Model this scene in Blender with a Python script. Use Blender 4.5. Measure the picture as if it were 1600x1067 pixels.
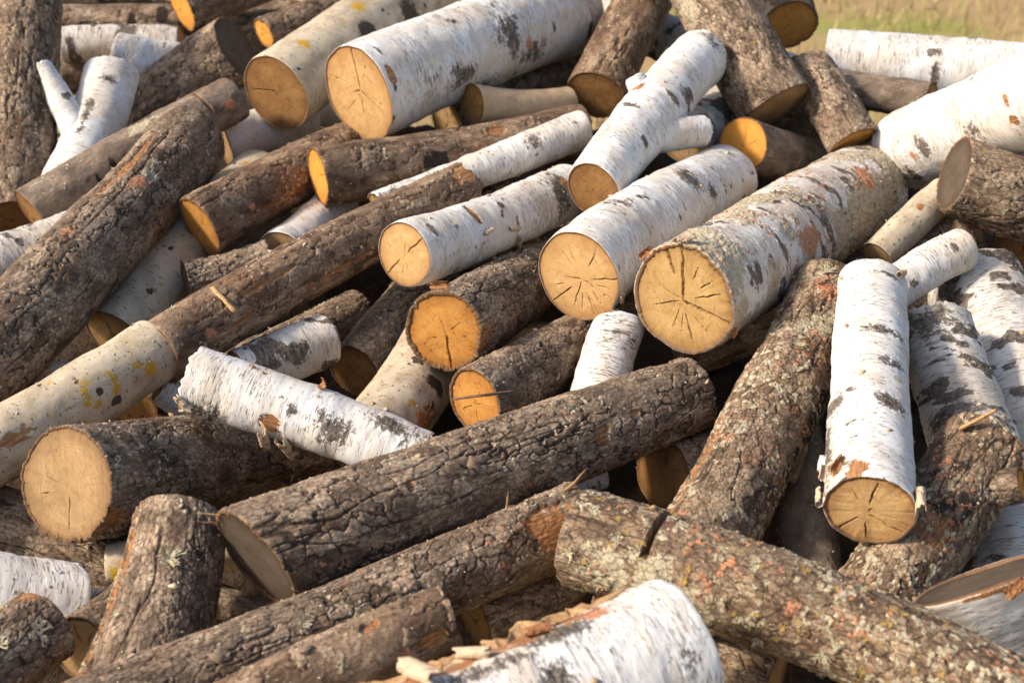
import bpy, math, random
import numpy as np
from mathutils import Vector, Matrix

# ------------------------------------------------------------------ camera, sky, sun
scene = bpy.context.scene
for o in list(bpy.data.objects):
    bpy.data.objects.remove(o, do_unlink=True)
COL = scene.collection
R = math.radians
CAMLOC = Vector((0, 0, 1.55))
cam_d = bpy.data.cameras.new('camera')
cam_d.sensor_width = 36.0
cam_d.lens = 50.0
cam_d.clip_start = 0.05
cam_d.clip_end = 500.0
cam_d.dof.use_dof = True
cam_d.dof.focus_distance = 2.18
cam_d.dof.aperture_fstop = 5.0
cam_o = bpy.data.objects.new('camera', cam_d)
cam_o.location = CAMLOC
cam_o.rotation_euler = (R(90 - 25), 0, 0)
COL.objects.link(cam_o)
scene.camera = cam_o

SUN_AZ = -105.0     # degrees from +Y (view direction), negative = left
SUN_EL = 37.0
world = bpy.data.worlds.new('World')
scene.world = world
world.use_nodes = True
wn = world.node_tree
sky = wn.nodes.new('ShaderNodeTexSky')
sky.sky_type = 'NISHITA'
sky.sun_disc = False
sky.sun_elevation = R(SUN_EL)
sky.sun_rotation = R(SUN_AZ)
sky.air_density = 1.0
sky.dust_density = 3.0
bgn = wn.nodes['Background']
bgn.inputs['Strength'].default_value = 0.15
wn.links.new(sky.outputs['Color'], bgn.inputs['Color'])
sun_d = bpy.data.lights.new('sun', 'SUN')
sun_d.energy = 3.7
sun_d.angle = R(6.0)
sun_d.color = (1.0, 0.88, 0.74)
sun_o = bpy.data.objects.new('sun', sun_d)
sd = Vector((math.sin(R(SUN_AZ)) * math.cos(R(SUN_EL)), math.cos(R(SUN_AZ)) * math.cos(R(SUN_EL)), math.sin(R(SUN_EL))))
sun_o.rotation_euler = sd.to_track_quat('Z', 'Y').to_euler()
sun_o.location = sd * 20
COL.objects.link(sun_o)
vs = scene.view_settings
vs.view_transform = 'Standard'
vs.look = 'None'
vs.exposure = 0.44
vs.gamma = 1.0
vs.use_curve_mapping = False

# ------------------------------------------------------------------ numpy noise (periodic in the first coordinate)
def h2(ix, iy, seed):
    h = (ix.astype(np.int64) * 374761393 + iy.astype(np.int64) * 668265263 + seed * 2147483647) & 0xffffffff
    h = ((h ^ (h >> 13)) * 1274126177) & 0xffffffff
    h = ((h ^ (h >> 15)) * 2246822519) & 0xffffffff
    return ((h ^ (h >> 16)) & 0xffffff).astype(np.float32) / np.float32(0xffffff)

def vnoise(u, v, pu, seed):
    iu = np.floor(u); iv = np.floor(v)
    fu = (u - iu).astype(np.float32); fv = (v - iv).astype(np.float32)
    fu = fu * fu * fu * (fu * (fu * 6 - 15) + 10); fv = fv * fv * fv * (fv * (fv * 6 - 15) + 10)
    a0 = np.mod(iu, pu); a1 = np.mod(iu + 1, pu)
    n00 = h2(a0, iv, seed); n10 = h2(a1, iv, seed); n01 = h2(a0, iv + 1, seed); n11 = h2(a1, iv + 1, seed)
    return (n00 * (1 - fu) + n10 * fu) * (1 - fv) + (n01 * (1 - fu) + n11 * fu) * fv

def fbm(th, s, rad, su, sv, octv, seed):
    out = 0; amp = 1.0; tot = 0
    for o in range(octv):
        pu = max(2, round(2 * math.pi * rad / su))
        out = out + amp * vnoise((th + math.pi) / (2 * math.pi) * pu, s / sv, pu, seed + 17 * o)
        tot += amp; amp *= 0.5; su *= 0.5; sv *= 0.5
    return out / tot          # 0..1, mean .5

def worley(u, v, pu, seed):
    iu = np.floor(u); iv = np.floor(v)
    F1 = np.full(u.shape, 9.0, np.float32); F2 = F1.copy(); cid = np.zeros(u.shape, np.float32); ox = cid.copy(); oy = cid.copy()
    for du in (-1, 0, 1):
        for dv in (-1, 0, 1):
            cu = iu + du; cv = iv + dv; m = np.mod(cu, pu)
            px = cu + 0.1 + 0.8 * h2(m, cv, seed); py = cv + 0.1 + 0.8 * h2(m, cv, seed + 5)
            d = np.sqrt((px - u) ** 2 + (py - v) ** 2).astype(np.float32)
            near = d < F1
            F2 = np.where(near, F1, np.minimum(F2, d)); F1 = np.where(near, d, F1)
            cid = np.where(near, h2(m, cv, seed + 9), cid); ox = np.where(near, u - px, ox); oy = np.where(near, v - py, oy)
    return F1, F2, cid, ox, oy

def sst(a, b, x):
    t = np.clip((x - a) / (b - a), 0, 1)
    return t * t * (3 - 2 * t)

# ------------------------------------------------------------------ node helpers
class NB:
    def __init__(s, name):
        s.m = bpy.data.materials.new(name); s.m.use_nodes = True
        s.t = s.m.node_tree; s.t.nodes.clear()
        s.out = s.t.nodes.new('ShaderNodeOutputMaterial')
        s.b = s.t.nodes.new('ShaderNodeBsdfPrincipled')
        s.t.links.new(s.b.outputs[0], s.out.inputs[0])
    def n(s, ty, **k):
        nd = s.t.nodes.new('ShaderNode' + ty)
        for a, v in k.items(): setattr(nd, a, v)
        return nd
    def put(s, sock, v):
        if isinstance(v, bpy.types.NodeSocket): s.t.links.new(v, sock)
        elif isinstance(v, (tuple, list)) and len(v) == 3 and sock.type == 'RGBA': sock.default_value = (*v, 1)
        else: sock.default_value = v
    def attr(s, name, vec=False):
        a = s.n('Attribute', attribute_name=name)
        return a.outputs['Vector'] if vec else a.outputs['Fac']
    def math(s, op, a, b=0.0, c=None, clamp=False):
        nd = s.n('Math', operation=op, use_clamp=clamp)
        s.put(nd.inputs[0], a); s.put(nd.inputs[1], b)
        if c is not None: s.put(nd.inputs[2], c)
        return nd.outputs[0]
    def vmul(s, v, k, add=None):
        nd = s.n('VectorMath', operation='MULTIPLY'); s.put(nd.inputs[0], v); s.put(nd.inputs[1], k)
        return nd.outputs[0]
    def vadd(s, v, k):
        nd = s.n('VectorMath', operation='ADD'); s.put(nd.inputs[0], v); s.put(nd.inputs[1], k)
        return nd.outputs[0]
    def noise(s, v, scale=1.0, detail=3.0, rough=0.55, dist=0.0, dim='3D'):
        nd = s.n('TexNoise', noise_dimensions=dim); s.put(nd.inputs['Vector'], v)
        nd.inputs['Scale'].default_value = scale; nd.inputs['Detail'].default_value = detail
        nd.inputs['Roughness'].default_value = rough; nd.inputs['Distortion'].default_value = dist
        return nd.outputs['Fac']
    def voro(s, v, scale=1.0, feat='DISTANCE_TO_EDGE', rnd=1.0):
        nd = s.n('TexVoronoi', feature=feat); s.put(nd.inputs['Vector'], v); nd.inputs['Scale'].default_value = scale
        nd.inputs['Randomness'].default_value = rnd
        return nd.outputs['Distance']
    def step(s, x, a, b, lo=0.0, hi=1.0):
        nd = s.n('MapRange', interpolation_type='SMOOTHSTEP'); s.put(nd.inputs['Value'], x)
        nd.inputs['From Min'].default_value = a; nd.inputs['From Max'].default_value = b
        nd.inputs['To Min'].default_value = lo; nd.inputs['To Max'].default_value = hi
        return nd.outputs[0]
    def mix(s, f, a, b):
        nd = s.n('Mix', data_type='RGBA'); s.put(nd.inputs[0], f); s.put(nd.inputs[6], a); s.put(nd.inputs[7], b)
        return nd.outputs[2]
    def bump(s, h, dist, strength=1.0, normal=None):
        nd = s.n('Bump'); nd.inputs['Strength'].default_value = strength; nd.inputs['Distance'].default_value = dist
        s.put(nd.inputs['Height'], h)
        if normal is not None: s.put(nd.inputs['Normal'], normal)
        return nd.outputs[0]
    def coords(s):
        oi = s.n('ObjectInfo')
        off = s.n('CombineXYZ'); s.put(off.inputs[0], s.math('MULTIPLY', oi.outputs['Random'], 7.3))
        s.put(off.inputs[1], s.math('MULTIPLY', oi.outputs['Random'], 3.1)); s.put(off.inputs[2], s.math('MULTIPLY', oi.outputs['Random'], 11.7))
        return s.vadd(s.attr('cyl', True), off.outputs[0]), oi.outputs['Random']
    def done(s, col, rough=0.85, nrm=None, spec=0.25):
        s.put(s.b.inputs['Base Color'], col); s.put(s.b.inputs['Roughness'], rough)
        s.b.inputs['Specular IOR Level'].default_value = spec
        if nrm is not None: s.put(s.b.inputs['Normal'], nrm)
        return s.m

def masks_over(b, col, v, bumpset=None, yellow=False, peel_a=(0.20, 0.08, 0.032), peel_b=(0.44, 0.23, 0.10)):
    """lichen, exposed inner bark and end-grain rim laid over a bark colour"""
    nf = b.noise(b.vmul(v, (260, 260, 260)), 1, 3, 0.65)
    nm = b.noise(b.vmul(v, (120, 90, 90)), 1, 2)
    pe = b.step(b.math('ADD', b.attr('m4'), b.math('MULTIPLY', b.math('SUBTRACT', nm, 0.5), 1.2)), 0.42, 0.5)
    fib = b.noise(b.vmul(v, (420, 26, 100)), 1, 3)
    col = b.mix(pe, col, b.mix(b.step(fib, 0.3, 0.7), peel_a, peel_b))
    l2 = b.step(b.math('ADD', b.attr('m2'), b.math('MULTIPLY', b.math('SUBTRACT', nf, 0.5), 0.9)), 0.44, 0.56)
    col = b.mix(l2, col, b.mix(nm, (0.30, 0.25, 0.16), (0.58, 0.50, 0.35)))
    l3 = b.step(b.math('ADD', b.attr('m3'), b.math('MULTIPLY', b.math('SUBTRACT', nf, 0.5), 2.0)), 0.50, 0.74)
    if yellow:
        l3 = b.step(b.math('ADD', b.attr('m3'), b.math('MULTIPLY', b.math('SUBTRACT', nf, 0.5), 2.2)), 0.45, 0.75)
        col = b.mix(l3, col, b.mix(nf, (0.30, 0.15, 0.02), (0.66, 0.40, 0.03)))
    else: col = b.mix(l3, col, b.mix(nm, (0.40, 0.135, 0.055), (0.52, 0.28, 0.16)))
    rc = b.mix(b.noise(b.vmul(v, (500, 500, 500)), 1, 3), (0.10, 0.052, 0.024), (0.27, 0.15, 0.07))
    col = b.mix(b.step(b.attr('rim'), 0.3, 0.6), col, rc)
    return col, nf

def mat_birch(name, white=(0.70, 0.685, 0.65), dirt=0.5, tint=(0.60, 0.51, 0.40), dense=0.0, crust=False):
    b = NB(name); v, rnd = b.coords()
    n1 = b.noise(b.vmul(v, (14, 9, 10)), 1, 2, 0.6)
    n2 = b.noise(b.vmul(v, (40, 130, 40)), 1, 3, 0.7)
    n4 = b.noise(b.vmul(v, (9, 7, 9)), 1, 2)
    col = b.mix(b.step(n1, 0.38, 0.70, 0, 0.75), white, tint)
    lay = b.step(b.noise(b.vmul(b.vadd(v, (6.1, 2.9, 0)), (13, 30, 10)), 1, 3, 0.6), 0.555, 0.57)
    col = b.mix(b.math('MULTIPLY', lay, 0.4), col, (0.57, 0.465, 0.36))
    grey = b.math('MULTIPLY', b.step(n2, 0.5, 0.74), b.step(n4, 0.38 - dense, 0.62 - dense))
    col = b.mix(b.math('MULTIPLY', grey, dirt + 0.3), col, (0.33, 0.295, 0.25))
    ln = b.noise(b.vmul(v, (70, 520, 60)), 1, 2, 0.5)
    n5 = b.noise(b.vmul(v, (6, 11, 6)), 1, 2)
    reg = b.math('ADD', b.math('MULTIPLY', n5, 0.36), b.math('MULTIPLY', rnd, 0.05))
    len1 = b.step(b.math('ADD', ln, reg), 0.82 - dense * 0.2, 0.89)
    ln2 = b.noise(b.vmul(b.vadd(v, (3.3, 1.7, 0.4)), (24, 330, 40)), 1, 3, 0.5)
    len2 = b.step(b.math('ADD', ln2, b.math('MULTIPLY', n5, 0.2)), 0.765 - dense * 0.3, 0.83)
    lent = b.math('MAXIMUM', len1, len2)
    col = b.mix(b.math('MULTIPLY', lent, 0.85), col, (0.16, 0.115, 0.08))
    fn = b.noise(b.vmul(v, (150, 190, 150)), 1, 3, 0.7)
    pd = b.step(b.math('ADD', b.math('ADD', b.attr('m1'), b.math('MULTIPLY', b.math('SUBTRACT', fn, 0.5), 1.9)), b.math('MULTIPLY', b.math('SUBTRACT', n2, 0.5), 1.1)), 0.46, 0.80)
    col = b.mix(pd, col, b.mix(b.step(fn, 0.35, 0.7), (0.05, 0.037, 0.028), (0.22, 0.18, 0.14)))
    if crust:
        cm = b.step(b.math('ADD', b.attr('m2'), b.math('MULTIPLY', b.math('SUBTRACT', fn, 0.5), 1.3)), 0.28, 0.48)
        col = b.mix(cm, col, b.mix(b.step(fn, .35, .65), (0.14, 0.085, 0.05), (0.46, 0.34, 0.22)))
    col, nf = masks_over(b, col, v)
    hh = b.math('ADD', b.math('MULTIPLY', fn, b.math('ADD', 0.35, b.math('MULTIPLY', pd, 1.6))), b.math('MULTIPLY', lent, -0.45))
    hh = b.math('ADD', hh, b.math('MULTIPLY', n2, 0.5))
    hh = b.math('ADD', hh, b.math('MULTIPLY', lay, -0.6))
    return b.done(col, 0.62, b.bump(hh, 0.0011, 0.8), 0.3)

def mat_dark(name, c1=(0.092, 0.062, 0.042), c2=(0.28, 0.20, 0.135), c3=(0.54, 0.425, 0.305), red=0.3, speck=0.6, fine=1.0):
    b = NB(name); v, rnd = b.coords()
    n1 = b.noise(b.vmul(v, (40, 22, 30)), 1, 3, 0.65)
    n2 = b.noise(b.vmul(v, (13, 8, 10)), 1, 3)
    n3 = b.noise(b.vmul(v, (330, 210, 250)), 1, 3, 0.7)
    base = b.math('ADD', b.math('MULTIPLY', b.attr('pv'), 0.36), b.math('MULTIPLY', n1, 0.72))
    col = b.mix(b.step(base, 0.30, 0.62), c1, c2)
    col = b.mix(b.math('MULTIPLY', b.step(base, 0.55, 0.86), b.step(n3, 0.3, 0.6)), col, c3)
    col = b.mix(b.math('MULTIPLY', b.step(n2, 0.54, 0.68), red), col, (0.20, 0.09, 0.042))
    n6 = b.noise(b.vmul(b.vadd(v, (4.4, 2.2, 0)), (30, 11, 10)), 1, 3, 0.65)
    col = b.mix(b.step(n6, 0.54, 0.66, 0, 0.6), col, (c3[0] * 1.05, c3[1] * .98, c3[2] * .9))
    col = b.mix(b.step(n6, 0.34, 0.46, 0.55, 0), col, c1)
    col = b.mix(b.step(b.attr('h'), 0.25, 0.62, 0.85, 0.0), col, (0.06, 0.037, 0.025))
    col = b.mix(b.step(n3, 0.34, 0.50, 0.55, 0), col, c1)
    sp = b.step(b.noise(b.vmul(b.vadd(v, (1.1, 5.2, 2)), (300, 240, 260)), 1, 1, 0.5), 0.70, 0.76)
    col = b.mix(b.math('MULTIPLY', b.math('MULTIPLY', sp, b.step(n2, 0.35, 0.6)), speck), col, (0.50, 0.45, 0.37))
    dk = b.step(b.math('ADD', b.attr('m1'), b.math('MULTIPLY', b.math('SUBTRACT', n3, 0.5), 0.6)), 0.42, 0.58)
    col = b.mix(dk, col, (0.035, 0.025, 0.02))
    col, nf = masks_over(b, col, v)
    wv_ = b.n('TexNoise'); b.put(wv_.inputs['Vector'], b.vmul(v, (90, 90, 1))); wv_.inputs['Detail'].default_value = 2
    ve = b.voro(b.vadd(b.vmul(v, (115, 70, 1)), b.vmul(wv_.outputs['Color'], (.9, .9, 0))), 1)
    crk = b.step(ve, 0.0, 0.07)
    col = b.mix(b.math('MULTIPLY', b.math('SUBTRACT', 1.0, crk), 0.5 * fine), col, (0.06, 0.04, 0.028))
    hh = b.math('ADD', b.math('MULTIPLY', n3, 0.55), b.math('MULTIPLY', crk, 0.5 * fine))
    hh = b.math('ADD', hh, b.math('MULTIPLY', n1, 0.5))
    return b.done(col, 0.88, b.bump(hh, 0.0022, 0.9), 0.2)

def mat_pale(name, c1=(0.56, 0.47, 0.34), c2=(0.38, 0.30, 0.20), sp=(0.13, 0.075, 0.035), spots=1.0):
    b = NB(name); v, rnd = b.coords()
    n1 = b.noise(b.vmul(v, (30, 20, 25)), 1, 4, 0.6)
    col = b.mix(b.step(n1, 0.35, 0.7), c1, c2)
    s1 = b.step(b.noise(b.vmul(v, (110, 190, 150)), 1, 2, 0.5), 0.62, 0.70)
    col = b.mix(b.math('MULTIPLY', s1, 0.8 * spots), col, sp)
    n3 = b.noise(b.vmul(v, (300, 260, 300)), 1, 4, 0.65)
    dk = b.step(b.math('ADD', b.attr('m1'), b.math('MULTIPLY', b.math('SUBTRACT', n3, 0.5), 0.8)), 0.42, 0.58)
    col = b.mix(dk, col, (0.07, 0.05, 0.035))
    col, nf = masks_over(b, col, v, yellow=True)
    hh = b.math('ADD', b.math('MULTIPLY', n3, 0.6), b.math('MULTIPLY', s1, 0.5))
    return b.done(col, 0.78, b.bump(hh, 0.0012, 0.7), 0.25)

def mat_face(name, c1, c2, edge, stain=0.0, ring=0.35, saw=1.0):
    """sawn end grain: rings, rays, saw marks"""
    b = NB(name)
    tc = b.n('TexCoord').outputs['Object']
    oi = b.n('ObjectInfo').outputs['Random']
    off = b.n('CombineXYZ'); b.put(off.inputs[0], b.math('MULTIPLY', oi, 5.0)); b.put(off.inputs[1], b.math('MULTIPLY', oi, 9.0))
    p = b.vadd(tc, off.outputs[0])
    rf = b.attr('rf'); ang = b.attr('an'); rr = b.attr('rr')
    warp = b.noise(b.vmul(p, (28, 28, 28)), 1, 2)
    rd = b.math('ADD', rr, b.math('MULTIPLY', warp, 0.012))
    cv = b.n('CombineXYZ'); b.put(cv.inputs[0], b.math('MULTIPLY', rd, 620.0)); b.put(cv.inputs[1], b.math('MULTIPLY', oi, 50.0))
    rings = b.noise(cv.outputs[0], 1, 2, 0.6)
    cv2 = b.n('CombineXYZ'); b.put(cv2.inputs[0], b.math('MULTIPLY', ang, 26.0)); b.put(cv2.inputs[1], b.math('MULTIPLY', rr, 16.0))
    rays = b.noise(cv2.outputs[0], 1, 3, 0.6)
    rot = b.n('VectorRotate', rotation_type='Z_AXIS'); b.put(rot.inputs['Vector'], p); b.put(rot.inputs['Angle'], b.math('MULTIPLY', oi, 3.1))
    sw = b.noise(b.vmul(rot.outputs[0], (38, 900, 20)), 1, 3, 0.6)
    big = b.noise(b.vmul(p, (22, 22, 22)), 1, 4, 0.6)
    fine = b.noise(b.vmul(p, (700, 700, 700)), 1, 3, 0.6)
    col = b.mix(b.step(big, 0.3, 0.72), c1, c2)
    col = b.mix(b.math('MULTIPLY', b.step(rings, 0.4, 0.68), ring), col, edge)
    col = b.mix(b.math('MULTIPLY', b.step(rays, 0.48, 0.72), 0.45), col, edge)
    col = b.mix(b.math('MULTIPLY', b.step(sw, 0.5, 0.72), saw * 0.75), col, edge)
    col = b.mix(b.math('MULTIPLY', b.step(fine, 0.55, 0.8), 0.3), col, edge)
    rfn = b.math('ADD', rf, b.math('MULTIPLY', b.math('SUBTRACT', big, 0.5), 0.5))
    col = b.mix(b.step(rfn, 0.55, 1.05, 0, 0.6), col, edge)
    col = b.mix(b.step(rfn, 0.5, 0.15, 0, 0.35), col, c2)
    col = b.mix(b.step(rfn, 0.08, 0.02, 0, 0.6), col, edge)
    mid = b.noise(b.vmul(p, (75, 75, 75)), 1, 4, 0.65)
    col = b.mix(b.step(mid, 0.48, 0.72, 0, 0.5), col, edge)
    col = b.mix(b.step(rf, 0.9, 1.0, 0, 0.6), col, edge)
    if stain > 0:
        st = b.step(b.noise(b.vmul(p, (150, 150, 150)), 1, 5, 0.7), 0.56, 0.68)
        reg = b.step(big, 0.42, 0.6)
        col = b.mix(b.math('MULTIPLY', b.math('MULTIPLY', st, reg), stain), col, (0.05, 0.028, 0.014))
    hh = b.math('ADD', b.math('MULTIPLY', sw, 0.7), b.math('MULTIPLY', fine, 0.5))
    hh = b.math('ADD', hh, b.math('MULTIPLY', rings, 0.3))
    return b.done(col, 0.8, b.bump(hh, 0.0009, 0.7), 0.2)

M = {}
M['B'] = mat_birch('birch_bark')
M['C'] = mat_birch('crusty_birch_bark', (0.66, 0.62, 0.56), 0.6, (0.50, 0.40, 0.30), 0.12, True)
M['G'] = mat_birch('grey_birch_bark', (0.64, 0.60, 0.545), 0.65, (0.44, 0.37, 0.29), 0.16)
M['D'] = mat_dark('dark_bark')
M['R'] = mat_dark('rough_bark', (0.13, 0.09, 0.062), (0.33, 0.245, 0.17), (0.55, 0.44, 0.32), 0.3, 0.6)
M['L'] = mat_dark('lichen_bark', (0.085, 0.055, 0.034), (0.255, 0.175, 0.11), (0.50, 0.39, 0.265), 0.4, 0.8)
M['E'] = mat_dark('brown_bark', (0.085, 0.052, 0.032), (0.245, 0.16, 0.10), (0.50, 0.37, 0.25), 0.4, 0.8, 0.5)
M['S'] = mat_dark('smooth_bark', (0.10, 0.072, 0.052), (0.22, 0.165, 0.12), (0.36, 0.285, 0.215), 0.3, 1.0, 0.25)
M['P'] = mat_pale('pale_bark')
M['T'] = mat_pale('tan_bark', (0.52, 0.38, 0.23), (0.42, 0.29, 0.17), (0.22, 0.13, 0.06), 0.4)
FM = {
    'pale': mat_face('sawn_wood_pale', (0.66, 0.425, 0.185), (0.55, 0.335, 0.135), (0.35, 0.18, 0.065), 0.2),
    'tan': mat_face('sawn_wood_tan', (0.46, 0.30, 0.145), (0.35, 0.22, 0.10), (0.20, 0.11, 0.048), 0.3, 0.35, 1.1),
    'honey': mat_face('sawn_wood_honey', (0.52, 0.335, 0.135), (0.42, 0.26, 0.095), (0.25, 0.135, 0.045), 0.35, 0.35, 1.2),
    'orange': mat_face('sawn_wood_orange', (0.66, 0.33, 0.085), (0.52, 0.235, 0.05), (0.30, 0.12, 0.025), 0.8),
    'fresh': mat_face('sawn_wood_fresh_orange', (0.78, 0.38, 0.075), (0.68, 0.30, 0.05), (0.46, 0.18, 0.03), 0.1),
    'brown': mat_face('sawn_wood_brown', (0.38, 0.20, 0.07), (0.27, 0.135, 0.045), (0.13, 0.06, 0.022), 0.75),
    'grey': mat_face('sawn_wood_grey', (0.13, 0.095, 0.066), (0.09, 0.064, 0.044), (0.055, 0.038, 0.026), 0.5, 0.25, 0.9),
}
MW = FM['pale']

# ------------------------------------------------------------------ mesh helpers
def mesh_from(name, verts, faces, mat, attrs=None, smooth=True):
    me = bpy.data.meshes.new(name)
    verts = np.asarray(verts, np.float32); faces = np.asarray(faces, np.int32)
    nv = len(verts); nf, k = faces.shape
    me.vertices.add(nv); me.vertices.foreach_set('co', verts.ravel())
    me.loops.add(nf * k); me.loops.foreach_set('vertex_index', faces.ravel())
    me.polygons.add(nf); me.polygons.foreach_set('loop_start', np.arange(0, nf * k, k, dtype=np.int32))
    me.update(calc_edges=True)
    if smooth: me.polygons.foreach_set('use_smooth', np.ones(nf, bool))
    for an, av in (attrs or {}).items():
        av = np.asarray(av, np.float32)
        if av.ndim == 2:
            a = me.attributes.new(an, 'FLOAT_VECTOR', 'POINT'); a.data.foreach_set('vector', av.ravel())
        else:
            a = me.attributes.new(an, 'FLOAT', 'POINT'); a.data.foreach_set('value', av.ravel())
    me.materials.append(mat)
    return me

def obj(name, me, parent=None, loc=None, rot=None):
    o = bpy.data.objects.new(name, me); COL.objects.link(o)
    if parent is not None: o.parent = parent
    if loc is not None: o.location = loc
    if rot is not None: o.rotation_euler = rot
    return o

def grid_faces(nr, nc):
    i = np.arange(nr - 1)[:, None]; j = np.arange(nc - 1)[None, :]
    a = i * nc + j
    return np.stack([a, a + 1, a + nc + 1, a + nc], -1).reshape(-1, 4)

def ell(TH, T, t0, phi, lt, lphi):
    d = (np.degrees(TH) - phi + 180) % 360 - 180
    return np.exp(-(((T - t0) / lt) ** 2 + (d / lphi) ** 2))

class Tube:
    """a log or a branch: bark surface with relief, masks, and sawn ends"""
    def __init__(s, length, rA, rB, ty, seed, px=0.0016, bend=(0, 0), feats=(), tiltA=(0, 0), tiltB=(0, 0), jagA=0.0008, jagB=0.0008,
                 notch=(), swell=(), bark=None, lump=0.05, flare=0.0, plate=1.0):
        s.L = length; s.ty = ty; s.rA = rA; s.rB = rB; s.seed = seed; s.bend = bend; s.flare = flare
        s.tiltA = tiltA; s.tiltB = tiltB; s.jagA = jagA; s.jagB = jagB; s.swell = swell; s.lump = lump
        s.plate = plate; s.bark = bark if bark else {'B': .0028, 'C': .005, 'G': .004, 'P': .003, 'S': .003, 'T': .0015}.get(ty, .0045)
        s.feats = feats; s.notch = notch; s.px = px
        rm = (rA + rB) / 2
        dth = px / rm
        nf = int(R(230) / dth); nf = max(24, min(nf, 230)); nb = max(10, nf // 6)
        th = np.concatenate([np.linspace(-math.pi, -R(115), nb, endpoint=False), np.linspace(-R(115), R(115), nf, endpoint=False), np.linspace(R(115), math.pi, nb + 1)])
        ns = int(length / (px * 1.12)); ns = max(16, min(ns, 420))
        t = np.linspace(0, 1, ns)
        for nt in notch:
            t = np.concatenate([t, [nt[0] - nt[2] / length * .5 - 1e-4, nt[0] - nt[2] / length * .5 + 1e-4, nt[0] + nt[2] / length * .5 - 1e-4, nt[0] + nt[2] / length * .5 + 1e-4]])
        t = np.unique(np.clip(t, 0, 1))
        s.th, s.t = th, t
        TH, T = np.meshgrid(th, t); s.build(TH, T)
    def base_r(s, TH, T):
        rm = (s.rA + s.rB) / 2
        r = s.rA + (s.rB - s.rA) * T
        if s.flare: r = r * (1 + s.flare * np.exp(-T / .12))
        lum = fbm(TH, T * s.L + 3.1, rm, rm * 2.2, rm * 2.8, 2, s.seed + 3) - .5
        r = r * (1 + 2 * s.lump * lum) * (1 + .03 * np.cos(2 * TH + s.seed))
        for (t0, phi, lt, lp, amt) in s.swell: r = r + amt * ell(TH, T, t0, phi, lt, lp)
        return r
    def center(s, T):
        k = 4 * T * (1 - T)
        return s.bend[0] * k, s.bend[1] * k
    def build(s, TH, T):
        ty = s.ty; sd = s.seed; L = s.L; rm = (s.rA + s.rB) / 2; S = T * L
        r0 = s.base_r(TH, T)
        z = np.zeros_like(TH, np.float32)
        m1, m2, m3, m4, h, pv = (z.copy() for _ in range(6)); h += 1; pv += .5
        disp = z.copy()
        for f in s.feats:
            k, t0, phi, lt, lp = f[:5]; amt = f[5] if len(f) > 5 else 1.0
            wz = fbm(TH, S, rm, .02, .02, 3, sd + 71) - .5
            e = ell(TH, T, t0, phi, lt, lp) * amt
            e = np.clip(e + wz * .9 * sst(.05, .45, e), 0, 1.2)
            if k == 'dark': m1 = np.maximum(m1, e)
            elif k == 'lich': m2 = np.maximum(m2, e)
            elif k == 'orange': m3 = np.maximum(m3, e)
            elif k == 'peel': m4 = np.maximum(m4, e)
        f1 = fbm(TH, S, rm, .012, .012, 3, sd + 11) - .5
        if ty in 'DRLE':
            su, sv, dep = {'D': (.020, .031, .0036), 'R': (.013, .022, .0055), 'L': (.018, .03, .0016), 'E': (.024, .045, .0024)}[ty]
            vr = .85 + .5 * ((sd * 0.618) % 1); su *= vr * s.plate; sv *= vr * s.plate; dep *= min(1.0, .3 + .7 * s.plate)
            pu = max(4, round(2 * math.pi * rm / su))
            wu = (fbm(TH, S, rm, .02, .02, 3, sd + 21) - .5) * 1.1; wv = (fbm(TH, S, rm, .02, .02, 3, sd + 31) - .5) * 1.1
            u = (TH + math.pi) / (2 * math.pi) * pu + wu; v = S / sv + wv
            F1, F2, cid, ox, oy = worley(u, v, pu, sd + 41)
            reg = sst(.28, .58, fbm(TH, S, rm, .09, .12, 2, sd + 47)) * (.65 if ty != 'E' else .8) + (.35 if ty != 'E' else .08)     # fissuring comes and goes
            e = F2 - F1
            fis = sst(.0, .13, e)
            disp += -dep * (1 - fis) * reg + (cid - .5) * .0016 * reg + (ox * np.cos(cid * 40) + oy * np.sin(cid * 40)) * {'D': .0012, 'R': .0026, 'L': .0010, 'E': .0012}[ty] * reg
            # second, finer plates
            pu2 = pu * 2
            G1, G2, c2, _, _ = worley(u * 2 + wv * .3, v * 1.9 + wu * .3, pu2, sd + 43)
            f2 = sst(.0, .16, G2 - G1)
            disp += -.0007 * (1 - f2) * reg + (c2 - .5) * .0004
            fine = fbm(TH, S, rm, .005, .005, 2, sd + 13) - .5
            disp += f1 * .0012 + fine * .0007 + (fbm(TH, S, rm, .06, .09, 2, sd + 12) - .5) * .005
            h = np.clip(fis * (.6 + .4 * f2), 0, 1) * reg + (1 - reg) * .8
            lng = np.abs(fbm(TH, S, rm, .035, .22, 3, sd + 49) - .5)
            lc = sst(.022, .004, lng) * sst(.35, .6, fbm(TH, S, rm, .1, .14, 2, sd + 50))
            disp += -.0032 * lc; h = np.minimum(h, 1 - lc)
            pv = cid * .65 + c2 * .35
        elif ty in 'BGC':
            disp += (fbm(TH, S, rm, .05, .03, 2, sd + 12) - .5) * .0045
            disp += (fbm(TH, S, rm, .035, .0045, 2, sd + 13) - .5) * .0008
            n = fbm(TH, S, rm, .05, .028, 3, sd + 14)
            thr = {'B': .78, 'G': .585, 'C': .62}[ty]
            m1 = np.maximum(m1, sst(thr - .05, thr + .10, n))
            big = fbm(TH, S, rm, .09, .05, 2, sd + 19)
            rid = 1 - np.abs(2 * fbm(TH, S, rm, .014, .010, 3, sd + 15) - 1)
            disp += m1 * (.0005 + (rid - .6) * .0045)
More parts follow.
